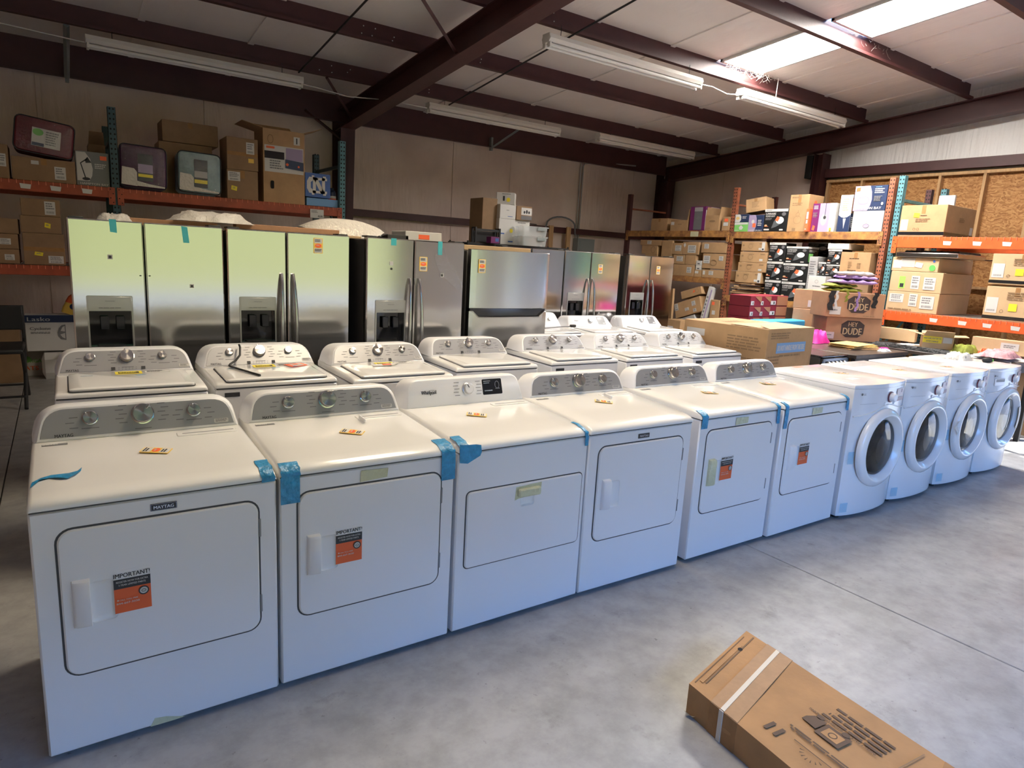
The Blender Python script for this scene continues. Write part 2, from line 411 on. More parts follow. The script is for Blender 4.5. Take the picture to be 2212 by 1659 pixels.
vinyl('ceiling_vinyl', (.88, .82, .77), (.83, .765, .71), (1.2, .5, 1))
vinyl('front_vinyl', (.50, .41, .35), (.42, .33, .27), (2.5, 2.5, .5))
mat('outer_wall', (.55, .54, .52), .7)
wb = MB()                                                   # rear wall, vinyl faced insulation between seams
wb.box(XL-.2, YB, 0, XR+.2, YB+.2, zr(YB)+.02)
wb_o = struct(wb.build('wall_back', 'wall_vinyl', smooth=0))
for x in (-2.7, .05, 1.95, 5.9, 7.1, 8.83, 10.2):
    MB().rbox(x-.03, YB-.014, .02, x+.03, YB, 3.6, .006).build('insulation_seam', 'wall_vinyl', wb_o)
wl_ = struct(MB().box(XL-.2, YF, 0, XL, YB, zr(YF)).build('wall_left', 'wall_vinyl', smooth=0))
SDY0, SDY1, SDH = -3.3, -.75, 2.75                          # side doorway in the right wall
wr = MB()
for ya, yb, za in ((YF, SDY0, 0), (SDY0, SDY1, SDH), (SDY1, YB, 0)):
    L0 = [(XR, ya, za), (XR, yb, za), (XR, yb, zr(yb)), (XR, ya, zr(ya))]; wr.loft([L0, [(x+.2, y, z) for x, y, z in L0]])
wr_o = struct(wr.build('wall_right', 'gable_vinyl', smooth=0))
MB().box(XR-.02, 4.5, 0, XR-.001, YB, 3.95).build('insulation_sheet', 'wall_vinyl', wr_o, smooth=0)
for y in (5.4, 6.6): MB().rbox(XR-.034, y-.03, .02, XR-.02, y+.03, 3.7, .006).build('insulation_seam', 'wall_vinyl', wr_o)
m = mat('osb', (.60, .32, .11), .7)
nt = m.node_tree; t = nt.nodes.new('ShaderNodeTexCoord'); mp = nt.nodes.new('ShaderNodeMapping'); mp.inputs['Scale'].default_value = (1, 24, 62)
ns = nt.nodes.new('ShaderNodeTexNoise'); ns.inputs['Scale'].default_value = 6; ns.inputs['Detail'].default_value = 2
v = nt.nodes.new('ShaderNodeTexVoronoi'); v.inputs['Scale'].default_value = 1.; v.inputs['Randomness'].default_value = 1
mixv = nt.nodes.new('ShaderNodeMixRGB'); mixv.inputs[0].default_value = .62; nt.links.new(t.outputs['Object'], mp.inputs[0]); nt.links.new(t.outputs['Object'], ns.inputs['Vector'])
nsm = nt.nodes.new('ShaderNodeVectorMath'); nsm.operation = 'SCALE'; nsm.inputs['Scale'].default_value = 9; nt.links.new(ns.outputs['Color'], nsm.inputs[0])
ad = nt.nodes.new('ShaderNodeVectorMath'); nt.links.new(mp.outputs[0], ad.inputs[0]); nt.links.new(nsm.outputs[0], ad.inputs[1]); nt.links.new(ad.outputs[0], v.inputs['Vector'])
r = nt.nodes.new('ShaderNodeValToRGB'); e = r.color_ramp.elements; e[0].color = (.27, .11, .03, 1); e[1].color = (.53, .29, .105, 1); e.new(.5).color = (.42, .20, .065, 1)
sp = nt.nodes.new('ShaderNodeSeparateColor'); nt.links.new(v.outputs['Color'], sp.inputs[0]); nt.links.new(sp.outputs[0], r.inputs[0]); nt.links.new(r.outputs[0], nt.nodes['Principled BSDF'].inputs['Base Color'])
for y0, z0, h in ((1.92+1.22*k, zz, hh) for k in range(-4, 3) for zz, hh in ((0, 2.03), (2.04, 1.24))):
    
    if min(y0, 4.36) > SDY1+.1: MB().rbox(XR-.035, max(y0-1.218, SDY1+.06), z0+.003, XR-.02, min(y0, 4.36), z0+h, .002).build('osb_panel', 'osb', wr_o)
for k in range(-10, 5): 
    y = 1.95+.59*k
    if SDY1+.05 < y < 4.4: MB().rbox(XR-.125, y-.02, 0, XR-.036, y+.02, 3.25, .003).build('stud', 'lumber', wr_o)
MB().rbox(XR-.125, SDY1+.06, 3.25, XR-.02, 4.34, 3.295, .003).build('top_plate', 'lumber', wr_o)
MB().rbox(XR-.125, SDY1+.06, 1.62, XR-.036, 4.34, 1.66, .003).build('blocking', 'lumber', wr_o)
# front wall with the big doorway the daylight comes through
DX0, DX1, DH = -.1, 5.6, 3.0
wf = MB()
PX0, PX1, PH = 7.7, 8.65, 2.3                                # unseen doorway, added for a bright band in the top-freezer refrigerator
for a in ((XL-.2, 0, DX0, zr(YF)), (DX1, 0, PX0, zr(YF)), (PX1, 0, XR+.2, zr(YF)), (PX0, PH, PX1, zr(YF)), (DX0, DH, DX1, zr(YF))): wf.box(a[0], YF-.2, a[1], a[2], YF, a[3])
struct(wf.build('wall_front', 'front_vinyl', smooth=0))
dr = MB(); dr.box(PX0-.06, YF-.22, 0, PX0, YF+.02, PH+.06); dr.box(PX1, YF-.22, 0, PX1+.06, YF+.02, PH+.06); dr.box(PX0, YF-.22, PH, PX1, YF+.02, PH+.06)
struct(dr.build('door_added', 'red_paint', smooth=0), 'dark red frame of the open personnel door in the front wall')
dr = MB(); dr.box(DX0-.1, YF-.22, 0, DX0, YF+.04, DH+.1); dr.box(DX1, YF-.22, 0, DX1+.1, YF+.04, DH+.1); dr.box(DX0, YF-.22, DH, DX1, YF+.04, DH+.1)
d1 = struct(dr.build('door_1', 'red_paint', smooth=0), 'dark red frame of the open overhead doorway')
dr = MB(); dr.box(XR-.05, SDY0-.1, 0, XR+.22, SDY0, SDH+.1); dr.box(XR-.05, SDY1, 0, XR+.22, SDY1+.1, SDH+.1); dr.box(XR-.05, SDY0, SDH, XR+.22, SDY1, SDH+.1)
struct(dr.build('door_2', 'red_paint', smooth=0), 'dark red frame of the open side doorway in the right wall')
MB().tube([(DX0-.1, YF+.32, DH+.26), (DX1+.1, YF+.32, DH+.26)], .19, 14).build('rolled_curtain', 'gray_box', d1)
# roof sheeting with the skylight strips left open: the right strip, and an unseen one added to light the front row
SKY = [(7.24, 8.06, .86, 3.70), (2.2, 3.02, -.58, 2.18)]
ce = MB(); xs = [XL-.2, 2.2, 3.02, 7.24, 8.06, XR+.2]; ys = [YF-.2, -.58, .86, 2.18, 3.70, YB+.2]
for i in range(5):
    for j in range(5):
        if (i == 3 and j in (2, 3)) or (i == 1 and j in (1, 2)): continue
        lo = [(xs[i], ys[j], zr(ys[j])), (xs[i+1], ys[j], zr(ys[j])), (xs[i+1], ys[j+1], zr(ys[j+1])), (xs[i], ys[j+1], zr(ys[j+1]))]
        ce.loft([lo, [(x, y, z+.12) for x, y, z in lo]])
ce_o = struct(ce.build('ceiling', 'ceiling_vinyl', smooth=0))
def roofbar(x0, x1, y0, y1, dz0, dz1):
    b = MB(); b.loft([[(x0, y0, zr(y0)-dz0), (x1, y0, zr(y0)-dz0), (x1, y0, zr(y0)-dz1), (x0, y0, zr(y0)-dz1)], [(x0, y1, zr(y1)-dz0), (x1, y1, zr(y1)-dz0), (x1, y1, zr(y1)-dz1), (x0, y1, zr(y1)-dz1)]]); return b
for x in (-3.4, -2., -.6, 1.05, 2.2, 5.2, 6.4, 8.65, 9.7, 10.6):      # laps where two blankets of insulation meet
    roofbar(x-.035, x+.035, -2.5, 7.9, .016, 0).build('insulation_seam', 'ceiling_vinyl', ce_o)
mat('skylight_panel', (.9, .9, .9), .4, emit=(1, .95, .88, 40.0))
mat('skylight_added', (.9, .8, .6), .4, emit=(1, .84, .60, 15.0))  # emission of the added panels, tinted to warm the left lids
PUR = [6.55, 5.15, 3.70, 2.25, .80, -.65, -2.1, -3.5]
LBL = ['far skylight panel of the pair above the right machines', 'near skylight panel of the pair above the right machines', 'far skylight panel above the front row', 'near skylight panel above the front row', 'skylight panel above the front right floor', 'second skylight panel above the front right floor', 'skylight panel above the doorway on the left', 'second skylight panel above the doorway on the left']
n = 0
for SX0, SX1, yn, yf in SKY:
    mid = 2.25 if yn > 0 else .80
    for ya, yb in ((mid+.05, yf-.04), (yn, mid-.05)):
        w = .035; f = roofbar(SX0, SX0+w, ya, yb, .03, -.02)
        for q in ((SX1-w, SX1, ya, yb), (SX0, SX1, ya, ya+w), (SX0, SX1, yb-w, yb)):
            g = roofbar(*q, .03, -.02); f.add(g.v, g.f)
        n += 1; wo = struct(f.build('window_%d' % n, 'outer_wall', smooth=0), 'bright translucent '+LBL[n-1])
        roofbar(SX0+w, SX1-w, ya+w, yb-w, .005, -.005).build('pane', 'skylight_panel' if n < 3 else 'skylight_added', wo, smooth=0)
# steel frame
tn = [0]
def trim(b, label, m='red_paint', smooth=0):
    tn[0] += 1; return struct(b.build('trim_%d' % tn[0], m, smooth=smooth), label)
def zpurlin(y):
    b = MB(); x0, x1 = XL, 10.86; z = zr(y)
    b.box(x0, y-.004, z-.205, x1, y+.004, z); b.box(x0, y-.065, z-.205, x1, y-.004, z-.197); b.box(x0, y-.065, z-.197, x1, y-.058, z-.175)
    b.box(x0, y+.004, z-.008, x1, y+.065, z); return b
names = ['first', 'second', 'third', 'fourth', 'fifth', 'sixth', 'seventh', 'eighth']
for k, y in enumerate(PUR):
    p = trim(zpurlin(y), 'dark red steel roof purlin, %s from the rear wall' % names[k])
    if k < 4:
        bl = MB(); rnd = random.Random(k)
        for x in (3.05, 3.2, 3.42, 4.25, 4.45, 4.6):
            for dz in (.06, .10, .14):
                if rnd.random() < .7: bl.disc(front((x+rnd.uniform(-.03, .03), y-.0045, zr(y)-dz)), 0, 0, .007, .007, 0, .004, 8)
        b_ = bl.build('bolt', 'paper_gray', p, smooth=0); b_['kind'] = 'stuff'
b = MB(); b.box(XL, 7.86, 3.56, 10.86, 7.875, zr(7.87)); b.box(XL, 7.80, 3.56, 10.86, 7.86, 3.572); b.box(XL, 7.875, zr(8)-.02, 10.86, 8.08, zr(8.08))
trim(b, 'dark red eave strut along the top of the rear wall')
def ibeam(x0, x1, y0, y1, dzb, dzt, web=.012, fl=.016):
    """rafter along y; bottom and top measured down from the sheeting"""
    c = (x0+x1)/2; o = MB()
    for a in ((x0, x1, y0, y1, dzb, dzb-fl), (x0, x1, y0, y1, dzt+fl, dzt), (c-web/2, c+web/2, y0, y1, dzb-fl, dzt+fl)):
        g = roofbar(*a); o.add(g.v, g.f)
    return o
DZ = zr(7.87)-3.45
raf = trim(ibeam(3.74, 3.96, YF+.02, 7.95, DZ, .206), 'deep dark red steel rafter crossing the ceiling')
for y in (6.55, 5.15, 3.7, 2.25): MB().box(3.855, y-.005, zr(y)-DZ+.02, 3.95, y+.005, zr(y)-.21).build('stiffener', 'red_paint', raf, smooth=0)
trim(ibeam(10.86, 11.06, YF+.02, 7.95, DZ, .206), 'dark red steel rafter along the top of the right wall')
def column(x0, x1, ya, ybot, ytop, yb, ztop):
    o = MB(); f = .014; c = (x0+x1)/2
    o.loft([[(x0, ybot, 0), (x1, ybot, 0), (x1, ybot+f, 0), (x0, ybot+f, 0)], [(x0, ytop, ztop), (x1, ytop, ztop), (x1, ytop+f, ztop), (x0, ytop+f, ztop)]])
    o.box(x0, yb-f, 0, x1, yb, ztop+.1)
    o.loft([[(c-.006, ybot, 0), (c+.006, ybot, 0), (c+.006, yb, 0), (c-.006, yb, 0)], [(c-.006, ytop, ztop), (c+.006, ytop, ztop), (c+.006, yb, ztop), (c-.006, yb, ztop)]])
    return o
trim(column(3.74, 3.96, 0, 7.86, 7.70, 8.09, 3.52), 'dark red steel column against the rear wall')
trim(column(10.84, 11.06, 0, 7.86, 7.74, 8.09, 3.52), 'dark red steel column in the far right corner')
b = MB(); b.box(10.93, 4.37, 0, 11.17, 4.385, 3.72); b.box(10.93, 4.52, 0, 11.17, 4.535, 3.72); b.box(11.04, 4.385, 0, 11.052, 4.52, 3.72)
trim(b, 'dark red steel post beside the chipboard on the right wall')
def girt_x(x0, x1, z):
    o = MB(); o.box(x0, 8.0, z, x1, 8.01, z+.11); o.box(x0, 8.01, z+.1, x1, 8.09, z+.11); o.box(x0, 8.01, z, x1, 8.09, z+.01); return o
trim(girt_x(3.97, 10.83, 2.215), 'dark red steel girt across the rear wall')
trim(girt_x(XL, 3.73, 2.215), 'dark red steel girt behind the left pallet rack')
b = MB(); b.box(11.04, YF+.05, 3.33, 11.05, 4.36, 3.47); b.box(11.05, YF+.05, 3.46, 11.18, 4.36, 3.47); b.box(11.05, YF+.05, 3.33, 11.18, 4.36, 3.34)
trim(b, 'dark red steel girt above the chipboard on the right wall')
rod = lambda a, b_, r=.011: MB().tube([a, b_], r, 6)
trim(rod((2.70, 2.9, 4.17), (2.76, 6.5, 3.83)), 'thin steel brace rod under the left purlins', 'black_metal', 40)
trim(rod((4.74, 1.9, 4.22), (4.9, 6.5, 3.80)), 'thin steel brace rod under the right purlins', 'black_metal', 40)
for a, c in (((3.02, 3.75, 4.12), (3.85, 4.35, 3.79)), ((3.15, 6.6, 3.86), (3.85, 7.45, 3.52)), ((3.25, 7.86, 3.66), (3.85, 7.88, 3.3))):
    o = MB(); o.tube([a, c], .022, 4); trim(o, 'dark red angle brace from purlin to rafter, %s' % ('near the camera' if a[1] < 4 else 'near the rear column' if a[1] < 7 else 'at the rear wall corner'))
o = MB(); o.box(6.45, 7.80, 3.50, 6.49, 7.86, 3.72); o.tube([(6.47, 7.80, 3.55), (6.47, 6.7, 3.83)], .02, 4); trim(o, 'gray metal bracket at the eave beside the fluorescent light', 'gray_box')
o = MB(); o.box(.33, 7.78, 3.5, .37, 7.86, 3.74); o.tube([(.35, 7.80, 3.55), (.35, 6.6, 3.86)], .03, 4); trim(o, 'gray metal bracket at the eave above the left rack', 'gray_box')
# yard outside the doorway: apron, then grass
mat('asphalt', (.06, .055, .055), .8, noise=.2, nscale=1)
mat('apron', (.17, .118, .07), .8, noise=.2, nscale=1)
mat('yard_concrete', (.40, .39, .37), .8, noise=.15, nscale=1)
mat('grass', (.275, .19, .012), .9, noise=.25, nscale=2.5)
struct(MB().box(-30, -7.8, -.35, 11.4, YF-.3, -.02).build('ground_asphalt', 'asphalt', smooth=0), 'dark asphalt just outside the doorway')
struct(MB().box(-30, -15.8, -.35, 11.4, -7.8, -.02).build('ground_apron', 'apron', smooth=0), 'tan drive between the asphalt and the grass')
struct(MB().box(11.4, -15.8, -.35, 40, 30, -.02).build('ground_concrete', 'yard_concrete', smooth=0), 'concrete yard outside the side doorway')
bk = MB(); bk.loft([[(x, -150, -.35), (x, -15.8, -.35), (x, -15.8, -.03), (x, -19, .15), (x, -30, 3.9), (x, -42, 8.2), (x, -150, 9)] for x in (-120, 140)])
struct(bk.build('ground_grass', 'grass', smooth=0), 'sunlit grass bank beyond the drive')
mat('leaves', (.075, .13, .025), .8, noise=.5, nscale=.9)
tr = MB(); rnd = random.Random(5)
SP = [(-5+k*5, -44, 14, 9) for k in range(22)]+[(-47-k*5, -44, 14, 9) for k in range(6)]+[(46, 18-k*5, 17, 1.5) for k in range(15)]  # crowns added out of view, placed to block low sky from the doorways
for x, y, h, zb in SP:
    x += rnd.uniform(-.8, .8); y += rnd.uniform(-1.5, 1.5); h += rnd.uniform(-1.5, 1.5)
    for q in range(10):
        r = rnd.uniform(1.9, 3.2); cx, cy, cz = x+rnd.uniform(-1.6, 1.6), y+rnd.uniform(-1, 1), zb+(h-3.5)*q/9
        tr.lathe([(max(.05, r*sin(pi*i/8)), cz-r*cos(pi*i/8)) for i in range(9)], 12, Matrix.Translation((cx, cy, 0)))
o = tr.build('sky_block_trees', 'leaves'); tag(o, 'row of leafy trees beyond the grass outside the doorway'); o['kind'] = 'stuff'
# ---------------------------------------------------------------- dryers and washers
def lid_sheet(w, prof, side=((0, None), (.0008, .013), (.006, .004), (.016, 0)), zb=.878):
    xs = [(-w/2+a, d) for a, d in side]; xs += [(-w/2+w*k/6, 0) for k in range(1, 6)]; xs += [(w/2-a, d) for a, d in side[::-1]]
    mb = MB(); L = []
    for x, d in xs: L.append([(x, y, zb if d is None else max(zb, z-d)) for y, z in prof]+[(x, prof[-1][0], zb), (x, prof[0][0]+.004, zb)])
    mb.loft(L); return mb
def console_mb(bw, tw, y0, z0, y1, z1, yb, r, back_extra=.022):
    """slanted control console: front face outline lofted back to a wider, upright rear outline"""
    M = frame((0, y0, z0), (1, 0, 0), (0, y1-y0, z1-z0)); h = sqrt((y1-y0)**2+(z1-z0)**2)
    def outline(b, t, hh, rr):
        P = [(-b/2, 0), (b/2, 0)]
        dirv = Vector((t/2-b/2, hh)).normalized()
        for s in (1, -1):
            C = Vector((s*t/2, hh)); a = C-Vector((s*dirv.x, dirv.y))*rr; c2 = C-Vector((s*rr, 0))
            seq = []
            for i in range(7):
                k = i/6; q = (1-k)**2*a+2*k*(1-k)*C+k*k*c2; seq.append((q.x, q.y))
            P += seq if s == 1 else seq[::-1]
        return P
    f = outline(bw, tw, h, r); fin = shrink(f, .007)
    W = lambda loop, n: [tuple(M @ Vector((u, v, n))) for u, v in loop]
    back = outline(bw+back_extra, tw+back_extra*1.8, z1-z0-.012, r*1.2)
    B = [(u, yb, z0+v) for u, v in back]
    mid = [tuple((Vector(a)*.72+Vector(b)*.28)) for a, b in zip(W(f, -.012), B)]
    mid = [(x*1.012, y, z+.004 if z > z0+.05 else z) for x, y, z in mid]
    mb = MB(); mb.loft([W(fin, 0), W(f, -.007), mid, B]); return mb, M, h, f
def knob(parent, M, u, v, r, cap='chrome_fan', ang=.5):
    C = M @ Matrix.Translation((u, v, 0))
    k = MB().lathe([(r*1.12, .001), (r*1.12, .005), (r*1.0, .006), (r*.98, r*.75), (r*.93, r*.83)], 28, C, caps=(True, True)).build('knob', 'chrome', parent)
    f = MB(); f.lathe([(r*.92, 0), (r*.90, r*.03)], 28).build('knob_face', cap, k, smooth=0)
    f = [c for c in k.children][0]; f.matrix_local = C @ Matrix.Translation((0, 0, r*.82))
    p = MB(); p.rbox(-r*.1, r*.55, r*.3, r*.1, r*1.13, r*.9, r*.04, C @ Matrix.Rotation(ang, 4, 'Z')).build('pointer', 'chrome', k)
    return k
def console_print(parent, M, h, w, washer=False, name=True):
    it = []
    for uc, r in ((-.178, .022), (0, .036), (.187, .022)):
        for s in (-1, 1):
            if uc != 0 and s == 1 and uc < 0: continue
            for k in range(5 if uc == 0 else 3):
                v = h*.62+(k-2)*(.017 if uc == 0 else .02)
                x = uc+s*(r+.018+.012*(k % 2)); it.append(('print', 'ink_gray', 'r', min(x, x+s*.028), v, max(x, x+s*.028), v+.0035))
        it.append(('print', 'ink_gray', 'r', uc-.03, h*.62-r*1.3-.016, uc+.028, h*.62-r*1.3-.0125))
    it.append(('lettering', 'ink', 't', 'MAYTAG', -.265, h*.15, .0125, .058))
    it.append(('sticker', 'paper', 'rr', .262, h*.14, .318, h*.27, .004)); it.append(('print', 'ink_gray', 'l', .267, h*.155, .314, h*.255, 3))
    if washer:
        for x in (-.083, .066): it.append(('print', 'ink', 'r', x, h*.10, x+.02, h*.22))
        for k in range(6): it.append(('print', 'ink_gray', 'r', -.048+k*.017, h*.11, -.044+k*.017, h*.135)); it.append(('print', 'ink_gray', 'r', -.048+k*.017, h*.18, -.042+k*.017, h*.195))
    deco(parent, M, it, .002)
def important(door, M, u, v, s=.107):
    """orange registration sticker"""
    w, h = s, s*1.12; y0 = v
    st = MB().plate(M, [(u, v), (u+w, v), (u+w, v+h*1.26), (u, v+h*1.26)], 0, .0008).build('sticker', 'enamel', door, smooth=0)
    st.name = 'sticker'
    deco(door, M, [('sticker', 'orange_red', 'r', u, v, u+w, v+h*.72), ('sticker', 'ink', 'r', u, v+h*.72, u+w, v+h),
        ('lettering', 'ink', 't', 'IMPORTANT!', u+w*.5, v+h*1.11, h*.125, w*.98),
        ('lettering', 'paper_gray', 't', 'REGISTER NOW FOR EXTRA', u+w*.5, v+h*.925, h*.055, w*.86), ('lettering', 'paper_gray', 't', '1-YEAR LIMITED PARTS', u+w*.5, v+h*.83, h*.055, w*.72),
        ('print', 'paper', 'e', u+w*.80, v+h*.56, w*.135, w*.135), ('print', 'ink', 'o', u+w*.80, v+h*.56, w*.145, w*.145, w*.035), ('print', 'ink_gray', 'o', u+w*.80, v+h*.56, w*.07, w*.05, w*.02),
        ('lettering', 'paper', 't', '844-667-3030', u+w*.36, v+h*.30, h*.055, w*.62), ('lettering', 'paper_gray', 't', 'CALL TOLL FREE', u+w*.38, v+h*.40, h*.04, w*.5), ('print', 'paper', 'e', u+w*.09, v+h*.405, w*.025, w*.025)], .0009)
def boolean_cut(o, cutter):
    md = o.modifiers.new('cut', 'BOOLEAN'); md.operation = 'DIFFERENCE'; md.object = cutter; md.solver = 'EXACT'
    dg = bpy.context.evaluated_depsgraph_get(); dg.update()
    me = bpy.data.meshes.new_from_object(o.evaluated_get(dg)); o.modifiers.clear(); o.data = me
    bm = bmesh.new(); bm.from_mesh(me); bmesh.ops.remove_doubles(bm, verts=bm.verts, dist=1e-5); bmesh.ops.recalc_face_normals(bm, faces=bm.faces); bm.to_mesh(me); bm.free()
    me.polygons.foreach_set('use_smooth', [True]*len(me.polygons)); me.set_sharp_from_angle(angle=radians(35))
    bpy.data.objects.remove(cutter)
DW, DD = .737, .70
def base_body(root, w, d, h):
    MB().rbox(-w/2, 0, .022, w/2, d, h, .007).build('cabinet', 'enamel', root)
    for x in (-w/2+.06, w/2-.06):
        for y in (.06, d-.06): MB().lathe([(.022, 0), (.022, .01), (.012, .012), (.012, .03)], 12, Matrix.Translation((x, y, 0))).build('foot', 'rubber', root)
def badge(root, covered):
    M = front((0, 0, .837))
    MB().plate(M, rrect(-.04, -.0125, .04, .0125, .002, 2), 0, .003, .001).build('badge', 'chrome_dark', root)
    if not covered:
        deco(root, M, [('badge_face', 'ink', 'r', -.037, -.0095, .037, .0095), ('lettering', 'silver_print', 't', 'MAYTAG', 0, 0, .011, .06)], .003)
    else:
        MB().plate(M, [(-.058, -.022), (.056, -.016), (.06, .021), (-.055, .024)], .0032, .004).build('tape', 'tape_cream', root, smooth=0)
DOORS = {}
def side_handle_door(root, sticker=True, tape_handle=False):
    M = front((0, 0, 0)); o = rrect(-.302, .298, .303, .806, [.045, .045, .045, .045], 6)
    MB().plate(M, rrect(-.3075, .2925, .3085, .8115, .05, 6), -.002, .0008).build('door_gasket', 'groove', root, smooth=0)
    if 'side' in DOORS:
        d = bpy.data.objects.new('door', DOORS['side']); COL.objects.link(d); d.parent = root
        return finish_side_door(root, d, sticker, tape_handle)
    d = MB().plate(M, shrink(o, .001), 0, .009, .005).build('door', 'enamel', root)
    cut = MB().loft([[(u, y, v) for u, v in rrect(-.226+a, .474+a, -.148-a, .618-a, .016, 6)] for y, a in ((-.03, -.006), (-.0088, 0), (-.0055, .0035), (-.0028, .009), (-.0012, .018))]).build('cut', 'enamel')
    boolean_cut(d, cut); DOORS['side'] = d.data
    return finish_side_door(root, d, sticker, tape_handle)
def finish_side_door(root, d, sticker, tape_handle):
    h = MB(); P = []
    for v, k in ((.470, .0), (.474, .7), (.484, 1), (.62, 1), (.63, .7), (.634, 0)):
        P.append([(-.272, -.009, v), (-.270, -.009-.012*k, v), (-.262, -.009-.02*k, v), (-.235, -.009-.025*k, v), (-.224, -.009-.025*k, v), (-.222, -.009-.02*k, v), (-.222, -.009, v)])
    h.loft(P).build('handle', 'tape_cream' if tape_handle else 'white_plastic', d)
    for v in (.40, .70): MB().rbox(.3035, -.0075, v-.035, .311, 0, v+.035, .002).build('hinge', 'gasket', d)
    if sticker: important(d, front((0, -.0091, 0)), -.158, .489)
    return d
def dryer_prof():
    return [(-.004, .8785), (-.0055, .886), (-.003, .895), (.004, .9025), (.016, .909), (.035, .9145), (.07, .919), (.2, .927), (.4, .937), (.56, .945), (.70, .946)]
def dryer(label, cat='dryer', brand='m', covered=False, sticker=True, tape_handle=False, lint_open=False, group='white clothes dryers in the front row'):
    root = empty('clothes_dryer', label, cat, group=group)
    base_body(root, DW, DD, .873)
    MB().box(-DW/2+.004, .002, .872, DW/2-.004, DD-.002, .879).build('seam', 'groove', root, smooth=0)
    lid_sheet(DW, dryer_prof()).build('top_panel', 'enamel_lid', root, smooth=50)
    T = frame((0, .2, .927), (1, 0, 0), (0, .2, .0098))
    # lint screen cover at the right rear of the top
    lp = rrect(.105, .215, .335, .33, [.01, .01, .004, .004], 3)
    lc = MB(); lc.plate(T, rrect(.11, .275, .335, .322, .01, 3), 0, .004, .002); lint = lc.build('lint_cover', 'enamel_lid', root)
    MB().plate(T, rrect(.13, .296, .325, .304, .003, 2), .004, .0046).build('finger_slot', 'gasket', lint, smooth=0)
    if lint_open: MB().rbox(.112, .20, .004, .122, .272, .022, .003, T).build('lint_tab', 'white_plastic', lint)
    if brand == 'm':
        deco(root, T, [('strip', 'ink_gray', 'r', -.335, .31, -.255, .328), ('print', 'paper_gray', 'l', -.333, .313, -.285, .325, 1)], .0012)
        mb, M, h, f = console_mb(.715, .655, .556, .944, .602, 1.072, .70, .075)
        c = mb.build('console', 'white_plastic', root, smooth=45)
        MB().plate(M, shrink(f, .014), 0, .002, .001).build('control_panel', 'panel_gray', c, smooth=30)
        for u, r, a in ((-.178, .0245, .7), (0, .037, -.6), (.187, .0245, .25)): knob(c, M @ Matrix.Translation((0, 0, .002)), u, h*.60, r, ang=a)
        console_print(c, M, h, .69)
        badge(root, covered); side_handle_door(root, sticker, tape_handle)
    else:
        mb, M, h, f = console_mb(.715, .66, .556, .944, .602, 1.082, .70, .05)
        c = mb.build('console', 'white_plastic', root, smooth=45)
        K = M @ Matrix.Translation((0, 0, .0))
        k = MB().lathe([(.033, .001), (.033, .006), (.029, .008), (.028, .022), (.026, .024)], 28, K @ Matrix.Translation((.005, h*.56, 0))).build('knob', 'silver_print', c)
        MB().lathe([(.025, 0), (.0245, .002)], 24, K @ Matrix.Translation((.005, h*.56, .0235))).build('knob_face', 'white_plastic', k, smooth=0)
        MB().rbox(-.002, .004, .025, .002, .024, .0275, .0006, K @ Matrix.Translation((.005, h*.56, 0)) @ Matrix.Rotation(.5, 4, 'Z')).build('pointer', 'ink', k, smooth=0)
        MB().plate(M, rrect(.098, h*.28, .222, h*.86, .006, 3), 0, .002, .0008).build('display', 'screen', c)
        it = [('lettering', 'ink', 't', 'Whirlpool', -.225, h*.50, .026, .085), ('print', 'ink_gray', 'o', -.208, h*.52, .026, .011, .002)]
        for s in (-1, 1):
            for kk in range(5): 
                v = h*.56+(kk-2)*.017; x = .005+s*(.05+.006*(kk % 2)); it.append(('print', 'ink_gray', 'r', min(x, x+s*.03), v, max(x, x+s*.03), v+.003))
        it += [('print', 'silver_print', 'l', .106, h*.66, .15, h*.8, 2), ('print', 'silver_print', 'l', .108, h*.36, .165, h*.45, 1), ('print', 'silver_print', 'o', .19, h*.63, .014, .02, .002), ('print', 'silver_print', 'r', .178, h*.48, .205, h*.5)]
        deco(c, M, it, .0022)
        Md = front((0, 0, 0)); ol = rrect(-.318, .325, .342, .69, .022, 5)
        MB().plate(Md, rrect(-.3225, .3205, .3465, .6945, .026, 5), -.002, .0008).build('door_gasket', 'groove', root, smooth=0)
        d = MB().plate(Md, shrink(ol, .001), 0, .009, .005).build('door', 'enamel', root)
        cut = MB().loft([[(u, y, v) for u, v in rrect(-.03+a, .575+a, .05-a, .63-a, .014, 6)] for y, a in ((-.03, -.012), (-.0085, 0), (-.002, .008))]).build('cut', 'enamel')
        boolean_cut(d, cut)
        MB().rbox(-.05, -.032, .628, .075, -.008, .668, .006).build('handle', 'tape_cream', d)
        MB().plate(front((0, -.0095, 0)), [(-.063, .612), (-.045, .618), (.068, .628), (.084, .625), (.088, .682), (-.058, .676)], 0, .0008).build('tape', 'tape_cream', d, smooth=0)
    return root
